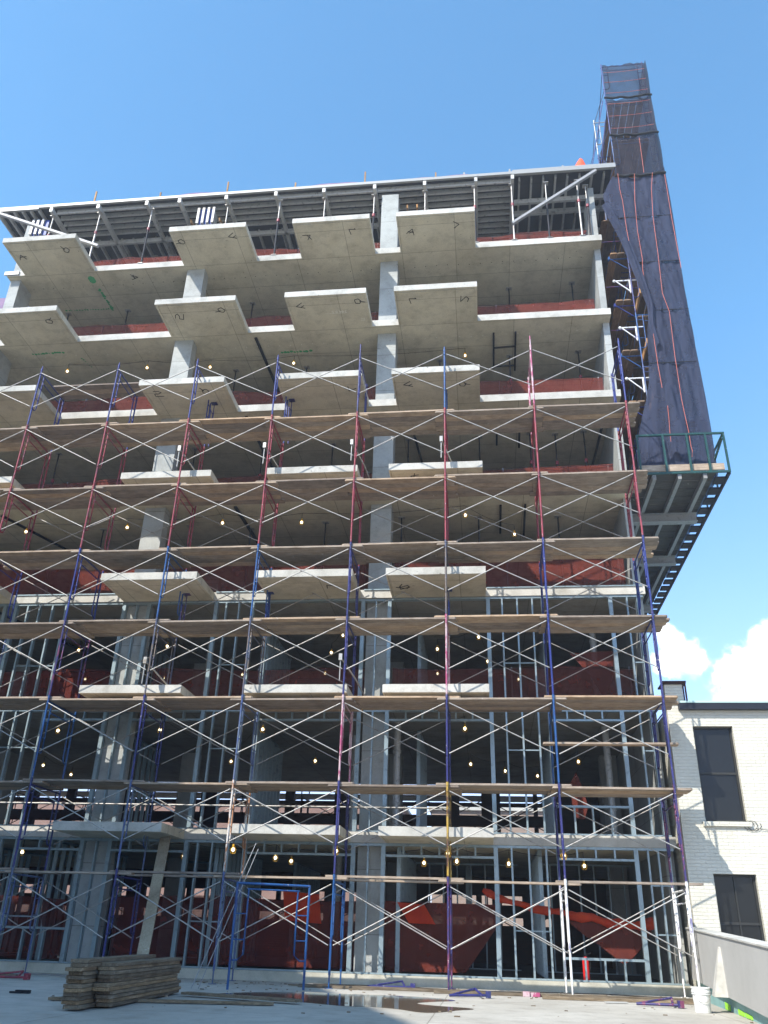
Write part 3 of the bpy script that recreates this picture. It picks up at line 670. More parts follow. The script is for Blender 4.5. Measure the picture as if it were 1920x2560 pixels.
# U-head posts reaching up to some balconies
for (x, k, z0, c) in ((5.0,6,13.98,'indigo'),(7.45,6,13.98,'indigo'),(5.0,4,7.98,'purple'),(7.35,4,7.98,'blue'),(12.2,4,7.98,'blue')):
    b = MB(); z1 = SOF[k]
    b.tube([(x,1.5,z0),(x,1.5,z1-.35)], .024, 8); b.tube([(x,1.25,z0),(x,1.25,z1-.4)], .02, 6); b.tube([(x,1.5,z1-.4),(x,1.5,z1-.02)], .014, 6)
    b.box(x-.09,x+.09,1.42,1.58,z1-.02,z1-.004)
    for q in range(4): b.tube([(x,1.25,z0+.25+q*.3),(x,1.5,z0+.25+q*.3)], .012, 5)
    b.build('jack_post', c, scaf)

# planks: each its own object, copied from one source
PW, PT = .232, .042
def plank_mesh(L, m):
    b = MB(); c = .03; hw = PW/2
    poly = [(-L/2+c,-hw),(L/2-c,-hw),(L/2,-hw+c),(L/2,hw-c),(L/2-c,hw),(-L/2+c,hw),(-L/2,hw-c),(-L/2,-hw+c)]
    b.prism(poly, 0, PT); return b
pl0 = fix_normals(plank_mesh(2.98, 'plank').build('scaffold_plank', 'plank'))
used = [False]
def put_plank(x, y, z, label, grp, rz=0, sx=1):
    if used[0]: o = pl0.copy(); COL.objects.link(o)
    else: o = pl0; used[0] = True
    o.location = (x, y, z); o.rotation_euler = (rnd.uniform(-.004,.004), rnd.uniform(-.004,.004), rz+rnd.uniform(-.004,.004)); o.scale = (sx, 1, 1)
    return tag(o, label, 'plank', grp)
for t in range(1, 8):
    for i in range(-1 if t >= 6 else 0, 7):
        rows = {1: (0,) if i < 6 else (0,), 2: (0,1,2,3,4)}.get(t, (0,1,2,3,4))
        br = 7-i
        for j in rows:
            up = (i+ t) % 2
            z = LZ[t]-.065 + (PT+.004)*up + rnd.uniform(0,.008)
            y = .155 + .243*j + rnd.uniform(-.004,.004)
            put_plank((i+.5)*PX + rnd.uniform(-.05,.07) + (.12 if i == 6 else 0), y, z,
                      f'weathered plank, {ORD[t-1]} scaffold deck up, {ORD[br-1]} bay from right, {ORD[j]} from front', 'scaffold deck planks')
for j in range(3): put_plank(.5*PX+.25, .9+j*.24, LZ[8]-.06, f'plank on the small topmost scaffold deck at left, {ORD[j]} from the front', 'scaffold deck planks')
put_plank(6.5*PX+.0, .35, 4.96, 'single plank between the second and third decks at the right end of the scaffold', None)
for i, x in enumerate((1.4, 6.1, 11.0)): put_plank(x, 1.35, LZ[1]-.02, f'single plank at the back of the lowest deck, {ORD[i]} from the left', 'scaffold deck planks')

# ------------------------------------------------------------------ cantilevered platform at the right side
pf = thing('cantilevered_platform', (18.6, 1.5, 12.4), 'cantilevered timber deck with green guardrail on the right side of the building', 'platform')
ZP = 12.62; x0, x1, y0, y1 = 17.42, 19.56, 1.50, 13.0
b = MB(); y = y0
while y < y1: b.box(x0, x1, y, y+.44, ZP-.045, ZP); y += .47
b.build('deck_boards', 'deck_wood', pf)
for x in (17.9, 18.58, 19.26): MB().box(x-.05, x+.05, y0+.05, y1, ZP-.20, ZP-.048).build('deck_beam', 'deck_steel', pf)
for y in (3.75, 6.9, 11.4):
    b = MB(); b.box(17.2, 19.46, y-.12, y+.12, ZP-.22, ZP-.203); b.box(17.2, 19.46, y-.02, y+.02, ZP-.46, ZP-.22); b.box(17.2, 19.46, y-.12, y+.12, ZP-.48, ZP-.46)
    b.build('cross_beam', 'deck_steel', pf)
b = MB(); y = 1.7
while y < 12.8: b.box(19.555, 19.842, y, y+.36, ZP-.14, ZP-.08); y += .62
b.box(19.84, 19.90, 1.42, 13.0, ZP-.16, ZP-.06).build('edge_beam', 'dark_steel', pf)
b = MB(); rz = .055
for z in (ZP-.13, ZP+1.10): b.box(17.5, 19.90, 1.36, 1.36+rz, z, z+rz)
for x in (17.5, 18.2, 18.85, 19.35, 19.845): b.box(x, x+rz, 1.362, 1.358+rz, ZP-.075, ZP+1.10)
b.build('guardrail', 'green_paint', pf)
b = MB(); b.box(19.85, 19.89, 1.42, 3.9, ZP+1.10, ZP+1.15); b.beam((19.84,1.45,ZP+1.0),(19.55,2.6,ZP+.1), .05, .05); b.box(19.85, 19.89, 2.6, 2.65, ZP-.06, ZP+1.10); b.box(19.85,19.89,3.85,3.9,ZP-.06,ZP+1.10)
b.build('side_guardrail', 'green_paint', pf)
MB().box(17.5, 19.78, 1.45, 1.49, ZP+.002, ZP+.20).build('toe_board', 'plank', pf)

# ------------------------------------------------------------------ wrapped side scaffold on that platform
tw = thing('wrapped_scaffold', (18.9, 2, ZP), 'tall scaffold tower wrapped in black debris netting with orange cords on the cantilevered platform', 'scaffold')
RY = [2.0, 4.44, 6.88, 9.32]; TZ = [ZP+.05+2.0*i for i in range(10)]; ta, tb = 18.12, 19.62
for ri, ry in enumerate(RY):
    for i in range(9):
        b = MB(); frame_mesh(b, 0, TZ[i], TZ[i+1], ta, tb, .022, 'x', ry); b.build('frame', ('blue','indigo','bright_blue','slate')[(i*3+ri) % 4] if i < 7 else ('galv' if (i+ri) % 3 == 0 else 'blue'), tw)
for i in range(9):
    for j in range(3):
        b = MB()
        for x in (ta, tb): b.tube([(x,RY[j],TZ[i]+.6),(x,RY[j+1],TZ[i+1]-.16)], .015, 5); b.tube([(x+.03,RY[j],TZ[i+1]-.16),(x+.03,RY[j+1],TZ[i]+.6)], .015, 5)
        b.build('cross_brace', 'slate', tw)
# raking tubes from the roof up to the tower's left post
b = MB(); b.tube([(17.3,3.0,25.2),(18.1,2.4,29.2)], .02, 5); b.tube([(17.7,3.4,25.2),(18.15,2.6,28.4)], .018, 5); b.build('raking_tube', 'blue', tw)
# netting: outer side face, plus the front face in panels
sr = random.Random(11)
def net_side(z0, z1, m, nm):
    return MB().grid(lambda u, v: (tb+.10+.03*math.sin(u*17+v*9), 1.9+u*7.6, z0+(z1-z0)*v), 34, 14).build(nm, m, tw)
net_side(ZP+.1, TZ[6]+.3, 'net', 'side_netting'); net_side(TZ[6]+.3, TZ[9], 'net_thin', 'side_netting')
def interp(tab, z):
    for (z0, x0), (z1, x1) in zip(tab[:-1], tab[1:]):
        if z0 <= z <= z1: return x0+(x1-x0)*(z-z0)/(z1-z0)
    return tab[0][1] if z < tab[0][0] else tab[-1][1]
LEFT = [(12.9,17.55),(13.6,17.60),(14.3,17.75),(15.3,18.05),(16.0,18.22),(16.7,18.28),(17.8,18.35),(18.8,18.56),(20.0,18.42),(20.4,18.26),(21.5,18.05),(22.2,17.88),(22.6,17.80),(23.2,17.60),(23.75,17.56),(24.2,17.75),(24.76,18.04),(26.0,18.10),(31,18.12)]
def front_net(z0, z1, m, sag=.06, nv=26, pull=0.0):
    ph = [sr.uniform(0,6) for _ in range(5)]
    def P(u, v):
        z = z0+(z1-z0)*v; xl = interp(LEFT, z); xr = tb+.09+(.008*math.sin(v*3.1))
        x = xl+(xr-xl)*u
        f = .030*math.sin(u*9+ph[0]+v*3*pull)+.022*math.sin(u*21+ph[1]+v*2)+.05*math.sin(v*math.pi)*math.sin(u*math.pi)+.012*math.sin(u*43+v*11+ph[2])
        top = sag*math.sin(u*math.pi)*(v**3)
        return (x, 1.90-f, z-top)
    return MB().grid(P, 44, nv).build('front_netting', m, tw)
front_net(ZP+.15, 16.6, 'net', .02, 26, 1); front_net(16.55, 18.62, 'net', .02, 20, 1); front_net(18.60, 20.62, 'net', .02, 20, 1); front_net(20.60, 22.62, 'net', .02, 20); front_net(22.60, 24.58, 'net', .05, 22, 2)
front_net(24.62, 26.62, 'net_thin', .06, 18); front_net(26.66, 28.62, 'net_thin', .06, 18); front_net(28.66, 30.50, 'net_thin', .0, 18)
# rolled seams
for z, r in ((24.60,.05),(26.64,.045),(28.64,.04)):
    b = MB(); b.tube([(ta-.08+(tb-ta+.2)*u, 1.84+.02*math.sin(u*14), z-.07*math.sin(u*math.pi)+.015*math.sin(u*23)) for u in [q/16 for q in range(17)]], r, 7); b.build('net_seam', 'black', tw)
for z in (22.62,20.62,18.62,16.6): MB().tube([(interp(LEFT,z)+.02,1.86,z),(tb+.08,1.86,z)], .012, 5).build('net_seam', 'black', tw)
# loose bunched flap falling from upper left to the middle
b = MB(); fl = [(17.62,23.1),(17.86,22.2),(18.05,21.5),(18.28,20.35),(18.45,19.4),(18.56,18.7),(18.50,17.9),(18.62,17.1)]
b.grid(lambda u, v: (fl[min(7,int(v*7))][0]+(fl[min(7,int(v*7)+1)][0]-fl[min(7,int(v*7))][0])*(v*7-int(v*7)) + (u-.5)*.34*(1-.45*v), 1.78-.08*math.sin(u*math.pi)-.03*math.sin(u*11+v*9), fl[min(7,int(v*7))][1]+(fl[min(7,int(v*7)+1)][1]-fl[min(7,int(v*7))][1])*(v*7-int(v*7)) + .12*math.sin(u*3)), 12, 40)
b.build('net_flap', 'net', tw)
MB().grid(lambda u, v: (18.75+.02*v+(u-.5)*(.42+.16*math.sin(v*4)), 1.80-.05*math.sin(u*3.1)-.03*math.sin(u*8+v*5), 13.3+v*2.4+.1*math.sin(u*7)), 12, 16).build('net_flap', 'net', tw)
cords = [[(18.12,24.59),(18.11,23.86),(18.15,23.31),(18.15,22.04),(18.17,21.47)],
 [(18.67,24.53),(18.55,23.27),(18.49,21.91),(18.51,20.69),(18.47,20.19),(18.52,18.8),(18.5,17.39),(18.5,16.44),(18.52,15.61)],
 [(19.27,24.53),(19.15,23.76),(19.05,22.43),(19.02,20.85),(18.96,19.2),(19.08,18.46),(19.03,16.76),(19.02,15.22),(19.04,14.66),(19.07,14.08),(19.07,13.57),(19.09,13.42),(19.05,13.23)],
 [(18.6,14.98),(18.58,14.5),(18.55,14.07),(18.54,13.75)], [(19.02,26.29),(19.01,25.47),(18.99,24.56)], [(19.66,24.4),(19.64,22.4),(19.66,20.2)]]
for c in cords: MB().tube([(x, 1.76, z) for x, z in c], .008, 5).build('orange_cord', 'orange', tw)
for z in (30.0, 29.45, 28.85, 28.25, 27.6, 26.95):
    MB().tube([(ta+(tb-ta)*u, 1.82-.02*math.sin(u*3), z-.09*math.sin(u*2.6)+.10*u) for u in [q/8 for q in range(9)]], .0075, 5).build('orange_cord', 'orange', tw)
# white and blue side brackets with planks beside the tower
for i, z in enumerate((20.05, 18.14, 16.2)):
    b = MB(); b.tube([(17.6,2.05,z),(18.3,2.05,z)], .024, 7); b.tube([(17.66,2.05,z-.02),(18.08,2.05,z-.46)], .02, 6); b.tube([(18.08,2.05,z),(18.08,2.05,z-.52)], .028, 7); b.ball((17.6,2.05,z), .05)
    b.build('side_bracket', 'white_paint', tw)
for i, z in enumerate((21.22, 19.22, 17.22, 15.32)):
    b = MB(); b.tube([(17.58,2.3,z),(18.2,2.3,z)], .022, 7); b.tube([(17.66,2.3,z-.02),(18.12,2.3,z-.42)], .018, 6); b.box(17.55,17.60,2.25,2.35,z-.03,z+.09)
    b.build('side_bracket', 'bright_blue' if i % 2 == 0 else 'blue', tw)
for i, z in enumerate((22.3,20.3,18.5)): MB().tube([(17.42,2.6,z),(18.15,2.6,z)], .018, 6).build('putlog_tube', 'purple', tw)
sp0 = fix_normals(MB().prism([(-.115,.0),(-.085,-.03),(.085,-.03),(.115,.0),(.115,2.9),(-.115,2.9)], 0, .045).build('scaffold_plank', 'plank_y'))
n = 0
for lv, z in enumerate((23.55, 21.30, 19.30, 17.30, 15.40)):
    for seg in range(3):
        for c in (range(2) if seg == 0 else range(-1, 2)):
            o = sp0 if n == 0 else sp0.copy()
            if n: COL.objects.link(o)
            o.location = (17.72+c*.243, (2.15 if z < 23 else 2.9)+seg*2.75, z+.046*(seg % 2)); n += 1
            tag(o, f'brown plank beside netted tower, {ORD[4-lv]} level up, {("inner","outer","innermost")[c]} side, {ORD[seg]} length back', 'plank', 'planks beside the netted tower')
for i, z in enumerate((19.42, 17.42, 15.52)):
    tag(MB().beam((18.34,1.95,z+.1),(18.36,2.95,z+.12), .035, .2).build('toe_board', 'timber_raw'), f'orange-brown edge board standing on the {ORD[i]} plank run down beside the netted tower', 'board', 'edge boards beside the netted tower')
td = None
for lv in range(1, 9):
    for c in range(5):
        if td is None: td = o = fix_normals(MB().prism([(-.115,0),(.115,0),(.115,7.3),(-.115,7.3)], 0, .045).build('scaffold_plank', 'plank_y'))
        else: o = td.copy(); COL.objects.link(o)
        o.location = (ta+.2+c*.262, 2.1, TZ[lv]-.07)
        tag(o, f'long brown plank inside netted tower, {ORD[lv-1]} deck up, {ORD[c]} from the building', 'plank', 'planks inside the netted tower')
# wall behind, dark sheathed shaft seen between building and tower
sh = MB().box(17.38, 17.42, 3.6, 14, 9.6, 24.3).build('dark_sheathing', 'dark_wall', bld)
tag(MB().grid(lambda u, v: (17.5+u*2.2, 11.9+.04*math.sin(u*20), ZP+.1+v*12.5), 30, 10).build('debris_net', 'net'), 'black debris net closing the far end of the side scaffold', 'net')

# orange tarp bundle on the roof edge
b = MB(); rr = random.Random(4)
b.grid(lambda u, v: (16.93+(.25*(1-v)+.06)*math.cos(u*6.283)*(1+.25*math.sin(u*19+v*5))+.12*v, 2.3+(.25*(1-v)+.05)*math.sin(u*6.283), ZD+.03+v*.85+.04*math.sin(u*13)), 20, 8)
tag(b.build('tarp_bundle', 'orange_tarp'), 'crumpled orange tarp bundle on the roof edge beside the netted tower', 'tarp')

# ------------------------------------------------------------------ work lamps
LAMPS = {6: [(3.95,3.31),(6.9,3.31),(-1.18,3.16),(1.73,3.18),(12.74,3.34)],
 4: [(-1.05,2.86),(2.3,2.74),(5.36,2.6),(7.77,2.7),(12.66,2.5),(14.11,3.86)],
 3: [(.14,5.39),(3.22,5.05),(8.95,4.16),(8.31,5.85),(7.7,8.17),(-1.16,8.76),(1.8,8.66),(2.23,10.48),(4.77,8.27),(12.95,4.44),(11.67,5.57),(11.53,8.26),(13.21,6.89),(14.25,9.0)],
 2: [(1.18,3.14),(4.2,3.0),(7.11,2.9),(4.91,7.59),(7.7,7.41),(-1.97,8.56),(-1.82,10.38),(12.54,2.75),(12.59,7.76),(13.68,8.92),(14.76,9.79),(15.85,7.22)],
 1: [(1.33,2.3),(8.04,3.4),(11.47,3.05),(13.54,2.8),(15.35,3.0),(5.5,2.5),(7.85,2.45),(12.3,2.4)]}
LZs = {6:18.35, 4:11.95, 3:8.9, 2:5.85, 1:2.62}
BEN = [(7.21,.9),(12.16,.75),(9.64,.75),(14.69,.75)]
lamp0 = thing('work_lamp', (0,0,0), '', 'lamp')
MB().tube([(0,0,.10),(0,0,.30)], .008, 5).build('cord', 'dark_steel', lamp0)
MB().disc((0,0,.05), .028, 0, .07, 8).build('socket', 'cage', lamp0)
MB().ball((0,0,0), .036, 10, 8, 1.15).build('bulb', 'bulb', lamp0)
b = MB()
for a in range(6):
    an = a*math.pi/3; b.tube([(.03*math.cos(an),.03*math.sin(an),.06),(.072*math.cos(an),.072*math.sin(an),0),(.05*math.cos(an),.05*math.sin(an),-.075),(0,0,-.09)], .005, 4)
b.build('cage', 'cage', lamp0)
first = True
for k, l in LAMPS.items():
    for i, (x, y) in enumerate(sorted(l)):
        o = lamp0 if first else copy_tree(lamp0); first = False
        o.location = (x, y, LZs[k]); tag(o, f'caged work bulb glowing inside the {FLOOR[k]} floor, {ORD[i]} from the left', 'lamp', 'caged work bulbs')
for k, l in LAMPS.items():
    b = MB(); pts = sorted(l)
    for (xa, ya), (xb, yb) in zip(pts[:-1], pts[1:]):
        b.tube([(xa+(xb-xa)*q/8, ya+(yb-ya)*q/8, LZs[k]+.31-.12*math.sin(math.pi*q/8)) for q in range(9)], .007, 4)
    tag(b.build('lamp_cable', 'dark_steel'), f'sagging cable stringing the work bulbs together inside the {FLOOR[k]} floor', 'cable')
for i, (x, y) in enumerate(sorted(BEN)):
    o = copy_tree(lamp0); o.location = (x, y, 2.66); tag(o, f'yellow caged bulb hanging beneath the second floor balconies, {ORD[i]} from the left', 'lamp', 'caged work bulbs')

# ------------------------------------------------------------------ items on the ground
# two piles of planks
def pile(cx, cy, ang, n, lab, z0=.05, L=3.35, dx=0):
    pm = plank_mesh(L, 'pile')
    src = None
    for i in range(n):
        if src is None: src = o = fix_normals(pm.build('wood_plank', 'pile'))
        else: o = src.copy(); COL.objects.link(o)
        j = rnd.uniform(-.13,.13)
        o.location = (cx+math.cos(ang)*j+rnd.uniform(-.028,.028), cy+math.sin(ang)*j, z0+i*.0485); o.rotation_euler = (rnd.uniform(-.01,.01), 0, ang+rnd.uniform(-.012,.012)); o.scale = (1, 1.05, 1.02)
        tag(o, f'weathered plank in the {lab} ground pile, {ORD[i]} from the bottom', 'plank', 'planks in the two ground piles')
PA = math.atan2(-3.3+6.75, 7.62-7.50)
pile(7.65, -4.93, math.atan2(1,-.05), 11, 'right', .025); pile(7.40, -5.42, math.atan2(1,-.075), 12, 'left', .025)
for i, (x, y) in enumerate(((7.35,-6.2),(7.35,-3.9))): tag(MB().box(x-.02,x+.38,y-.05,y+.05,.001,.022).build('bearer_block', 'plank'), f'timber bearer lying under the two plank piles, {("near","far")[i]} one', 'timber')
tag(MB().beam((5.88,-.45,.02),(5.36,1.42,2.94), .25, .045, (0,-1,.6)).build('leaning_board', 'board'), 'long pale board leaning up against the second floor balcony behind the plank piles', 'board')
tag(MB().beam((7.95,-3.67,.05),(10.05,-4.42,.05), .2, .04).build('loose_plank', 'pile'), 'grey plank lying into the left end of the puddle', 'plank')
tag(MB().beam((6.5,-5.55,.03),(9.75,-4.86,.03), .16, .035).build('loose_plank', 'pile'), 'long pale plank on the ground running out from the plank piles', 'plank')
tag(MB().beam((9.1,.15,.03),(12.5,.25,.03), .24, .05).build('sill_plank', 'pile'), 'dirty sill plank under the fourth and third scaffold feet from the right', 'plank')
tag(MB().beam((11.9,-.18,.03),(17.0,.12,.03), .24, .05).build('sill_plank', 'pile'), 'long dirty sill plank under the right end of the scaffold', 'plank')
tag(MB().beam((14.0,-.75,.03),(16.8,-.62,.03), .16, .05).build('loose_plank', 'pile'), 'pale plank on the ground near the white bucket', 'plank')
# free-standing blue frame
fr = thing('free_standing_frame', (8.8, -1.4, 0), 'blue walk-through scaffold frame standing alone in front of the puddle', 'scaffold frame')
a, c = Vector((8.12,-1.7,0)), Vector((9.43,-1.0,0)); d = (c-a)
def fp(u, z): p = a+d*u; return (p.x, p.y, z)
b = MB(); b.tube([fp(0,.01),fp(0,1.86)], .024, 8); b.tube([fp(1,.01),fp(1,1.86)], .024, 8); b.tube([fp(0,1.84),fp(1,1.84)], .024, 8); b.build('outer_frame', 'bright_blue', fr)
b = MB(); b.tube([fp(.14,1.74),fp(.86,1.74)], .018, 6)
for u0, u1 in ((0,.16),(1,.84)):
    b.tube([fp(u1,1.74),fp(u1,.6),fp((u0+u1)/2,.5),fp(u0,.5)], .018, 6)
    for z in (.85,1.3): b.tube([fp(u0,z),fp(u1,z)], .012, 5)
b.build('inner_ladder', 'bright_blue', fr)
MB().tube([(7.55,-1.85,.02),(7.95,-.25,2.62)], .02, 6)
for i, (p, q) in enumerate((((7.50,-1.95,.02),(8.0,-.1,2.72)),((7.62,-1.9,.02),(8.06,-.1,2.6)))):
    tag(MB().tube([p, q], .009, 6).build('leaning_rod', 'deck_steel'), ('thin rod leaning against the scaffold behind the plank piles, left one','thin rod leaning against the scaffold behind the plank piles, right one')[i], 'rod')
def bracket(x, y, ang, m, label, L=.8):
    t = thing('side_bracket', (x, y, 0), label, 'bracket'); ca, sa = math.cos(ang), math.sin(ang)
    P = lambda u, v, z: (x+ca*u-sa*v, y+sa*u+ca*v, z)
    MB().tube([P(-L/2,0,.04),P(L/2,0,.05)], .024, 7).build('arm', m, t)
    MB().tube([P(-L/2+.05,0,.05),P(L*.28,.30,.14)], .02, 6).tube([P(L*.28,.32,.14),P(L*.33,-.02,.05)], .022, 6).build('diagonal_arm', m, t)
    MB().box(*(lambda p: (p[0]-.05,p[0]+.05,p[1]-.05,p[1]+.05,.01,.12))(P(L/2,0,0))).build('end_clamp', m, t)
bracket(10.95, .55, .15, 'indigo', 'indigo steel bracket lying on the sill plank left of the puddle end', .95)
bracket(12.62, -1.3, .3, 'indigo', 'indigo steel bracket lying on the ground at the right end of the puddle', .75)
bracket(15.95, -1.8, -.25, 'purple', 'dark purple bracket lying on the ground left of the white bucket', .75)
bracket(3.3, -1.1, .12, 'red', 'red steel bracket lying in the shade at far left of the plank piles', 1.0)
tag(MB().box(13.65,13.78,-.25,-.12,.004,.09).box(13.80,13.98,-.22,-.10,.004,.075).box(13.74,13.84,-.19,-.14,.03,.06).build('clamp', 'pink'), 'small pink clamp lying on the sunlit ground near the curb', 'clamp')
tag(MB().box(5.3,5.5,-4.5,-4.44,.003,.03).box(5.38,5.62,-4.47,-4.40,.004,.05).build('timber_scrap', 'dark_steel'), 'small dark scrap on the shaded ground at lower left', 'scrap')
tag(MB().beam((15.1,-1.25,.02),(15.5,-1.15,.02), .12, .02).build('metal_offcut', 'alu'), 'flat grey metal offcut on the ground between curb and purple bracket', 'scrap')
dr = random.Random(9)
b = MB()
for i in range(260):
    x = dr.uniform(6, 17); y = dr.gauss(.2, .8) if i % 3 else dr.uniform(-6, 1.2); s = dr.uniform(.008, .03)
    if y > 1.8: continue
    b.box(x, x+s*dr.uniform(1,3), y, y+s, .0006, s*.6)
o = b.build('rubble_crumbs', 'pile'); o['kind'] = 'stuff'; tag(o, 'crumbs of rubble and wood scattered over the concrete ground', 'rubble')
# cables and offcuts lying about
def cable(pts, label, m='black'):
    P = []
    for i in range(len(pts)-1):
        for q in range(8):
            t = q/8; P.append((pts[i][0]+(pts[i+1][0]-pts[i][0])*t+.06*math.sin((i+t)*5), pts[i][1]+(pts[i+1][1]-pts[i][1])*t+.08*math.sin((i+t)*3.1), .012))
    tag(MB().tube(P, .010, 5).build('ground_cable', m), label, 'cable')
cable([(9.2,1.2),(11.0,1.45),(13.1,.9),(15.4,1.5),(16.8,1.1)], 'thin black cable snaking along the foot of the curb under the scaffold')
cable([(1.0,.6),(3.2,1.0),(5.0,.4),(6.6,-.6)], 'grey cable on the shaded ground behind the plank piles', 'deck_steel')
for i, (x, y, a_, L_) in enumerate(((10.2,-.2,.3,.5),(13.1,.45,-.2,.6),(14.9,.75,.1,.45),(8.8,.6,-.4,.5),(5.9,.3,.5,.55),(2.2,.2,.1,.7))):
    tag(MB().beam((x,y,.014),(x+L_*math.cos(a_),y+L_*math.sin(a_),.014), .09, .026).build('timber_offcut', 'pile'), 'short timber offcut lying on the concrete under the scaffold', 'scrap', 'timber offcuts under the scaffold')
# bucket
bk = thing('bucket', (16.50, -2.75, 0), 'white plastic bucket splattered with plaster at the foot of the grey wall', 'bucket')
b = MB(); bx, by = 16.50, -2.75
b.tube([(bx,by,.003),(bx,by,.30),(bx,by,.37)], [.125,.145,.15], 20); b.build('body', 'bucket', bk)
b = MB()
for z in (.27,.30,.355): b.tube([(bx,by,z),(bx,by,z+.014)], .157, 20)
b.build('rim', 'bucket', bk)
MB().tube([(bx+.155*math.cos(t),by+.155*math.sin(t),.31-.16*math.sin(max(0,min(1,(t-3.4)/2.6))*math.pi)) for t in [3.4+q*.26 for q in range(11)]], .004, 5).build('handle', 'galv', bk)
# extinguisher
ex = thing('fire_extinguisher', (15.18,2.6,.2), 'red fire extinguisher behind the low sill frame in the right ground floor bay', 'extinguisher')
MB().tube([(15.18,2.6,.22),(15.18,2.6,.60),(15.18,2.6,.66),(15.18,2.6,.69)], [.075,.075,.05,.03], 14).build('cylinder', 'red_gloss', ex)
MB().box(15.15,15.21,2.57,2.63,.69,.72).beam((15.18,2.6,.73),(15.30,2.55,.76), .02, .02).build('valve', 'dark_steel', ex)
MB().tube([(15.2,2.58,.70),(15.28,2.54,.6),(15.26,2.52,.42)], .012, 6).build('hose', 'black', ex)

# ------------------------------------------------------------------ low grey wall with membrane at lower right
wl = thing('low_wall', (17.0, -1.5, 0), 'low grey panelled wall with blue-green waterproofing along its foot at lower right', 'wall')
A = Vector((17.25,1.45,0)); B = Vector((16.44,-10.0,0)); dv = (B-A).normalized(); nv = Vector((dv.y,-dv.x,0))   # nv points right (+x)
if nv.x < 0: nv = -nv
Lw = (B-A).length
def wq(s, off, z): p = A+dv*s+nv*off; return (p.x, p.y, z)
def slab_along(s0, s1, o0, o1, zb0, zt0, zb1, zt1):
    vs = [wq(s0,o0,zb0),wq(s0,o1,zb0),wq(s0,o1,zt0),wq(s0,o0,zt0),wq(s1,o0,zb1),wq(s1,o1,zb1),wq(s1,o1,zt1),wq(s1,o0,zt1)]
    return MB().add(vs, [(0,1,2,3),(7,6,5,4),(0,4,5,1),(1,5,6,2),(2,6,7,3),(3,7,4,0)])
fix_normals(slab_along(0, Lw, .08, .30, .0, .34, .0, .04).build('membrane_base', 'membrane', wl))
fix_normals(slab_along(0, Lw, .0, .28, .36, 1.30, .0, .83).build('wall_panel', 'panel', wl))
fix_normals(slab_along(0, Lw, -.02, .30, 1.302, 1.325, .832, .855).build('wall_coping', 'fascia', wl))
vs = [wq(3.9,-.03,.98),wq(4.0,-.03,.97),wq(4.0,-.002,.97),wq(3.9,-.002,.98),wq(3.82,-.22,.24),wq(4.12,-.22,.23),wq(4.12,-.002,.23),wq(3.82,-.002,.24)]
fix_normals(MB().add(vs, [(0,1,2,3),(7,6,5,4),(0,4,5,1),(1,5,6,2),(2,6,7,3),(3,7,4,0)]).build('wall_fin', 'fascia', wl))
for s, z in ((3.2,.10),(4.4,.07),(5.0,.06)): fix_normals(slab_along(s, s+.5, .068, .079, .01, z+.02, .01, z).build('lime_stain', 'lime', wl))

# ------------------------------------------------------------------ neighbouring cream brick house
nb = thing('brick_house', (23, 6, 0), 'cream painted brick house with dark gutter and tall windows at right edge', 'house')
YN = 1.5; wins = [(17.98,18.89,3.50,5.65),(17.98,18.89,.45,2.41)] + [(x,x+.91,z0,z1) for x in (20.9,23.8) for z0, z1 in ((3.5,5.65),(.45,2.41))]
xs = sorted({17.44, 30.0, *[w[0] for w in wins], *[w[1] for w in wins]}); zs = sorted({-.1, 6.03, *[w[2] for w in wins], *[w[3] for w in wins]})
b = MB()
for i in range(len(xs)-1):
    for j in range(len(zs)-1):
        cx, cz = (xs[i]+xs[i+1])/2, (zs[j]+zs[j+1])/2
        if any(w[0] < cx < w[1] and w[2] < cz < w[3] for w in wins): continue
        b.box(xs[i], xs[i+1], YN, YN+.25, zs[j], zs[j+1])
b.box(17.44, 17.69, YN+.25, 12, -.1, 6.03); b.box(17.69, 30, 11.75, 12, -.1, 6.03)
b.build('wall', 'cream', nb)
MB().box(17.70, 30.0, YN-.16, YN-.004, 6.02, 6.17).build('gutter', 'coping', nb)
MB().box(17.74, 30.0, YN-.15, 12, 6.175, 6.22).build('roof', 'pale_green', nb)
MB().box(17.44, 17.86, YN+.004, YN+.45, 6.034, 6.66).build('corner_pier', 'cream', nb)
b = MB(); b.box(17.38, 17.95, YN-.05, YN+.5, 6.663, 6.70); b.tube([(17.93,YN-.02,6.23),(17.93,YN-.02,6.72)], .022, 5); b.tube([(17.98,YN+.42,6.23),(17.98,YN+.42,6.72)], .02, 5); b.tube([(17.4,YN-.03,6.72),(17.96,YN-.03,6.72)], .02, 5)
b.build('pier_cap', 'dark_wall', nb)
for (a0, a1, z0, z1) in wins:
    w = MB(); f = .05; y = YN+.12
    w.box(a0,a0+f,y,y+.06,z0,z1); w.box(a1-f,a1,y,y+.06,z0,z1); w.box(a0+f,a1-f,y,y+.06,z1-f,z1); w.box(a0+f,a1-f,y,y+.06,z0,z0+f); w.box(a0+f,a1-f,y-.005,y+.055,(z0+z1)/2-.025,(z0+z1)/2+.025)
    if z0 < 1: w.box((a0+a1)/2-.015,(a0+a1)/2+.015,y,y+.05,z0+f,z1-f)
    wo = w.build('window', 'window_frame', nb)
    MB().box(a0+f, a1-f, y+.03, y+.04, z0+f, z1-f).build('pane', 'glass', wo)
    MB().box(a0-.07, a1+.07, YN-.07, YN-.003, z0-.10, z0-.004).build('sill', 'cream', wo)
b = MB(); b.tube([(18.88+.13*math.cos(t)+t*.012, YN-.03, 3.42+.10*math.sin(t)) for t in [q*.4 for q in range(34)]], .006, 4); b.tube([(19.05,YN-.03,3.36),(19.3,YN-.03,3.33),(20.5,YN-.03,3.1)], .006, 4)
b.build('loose_cable', 'black', nb)

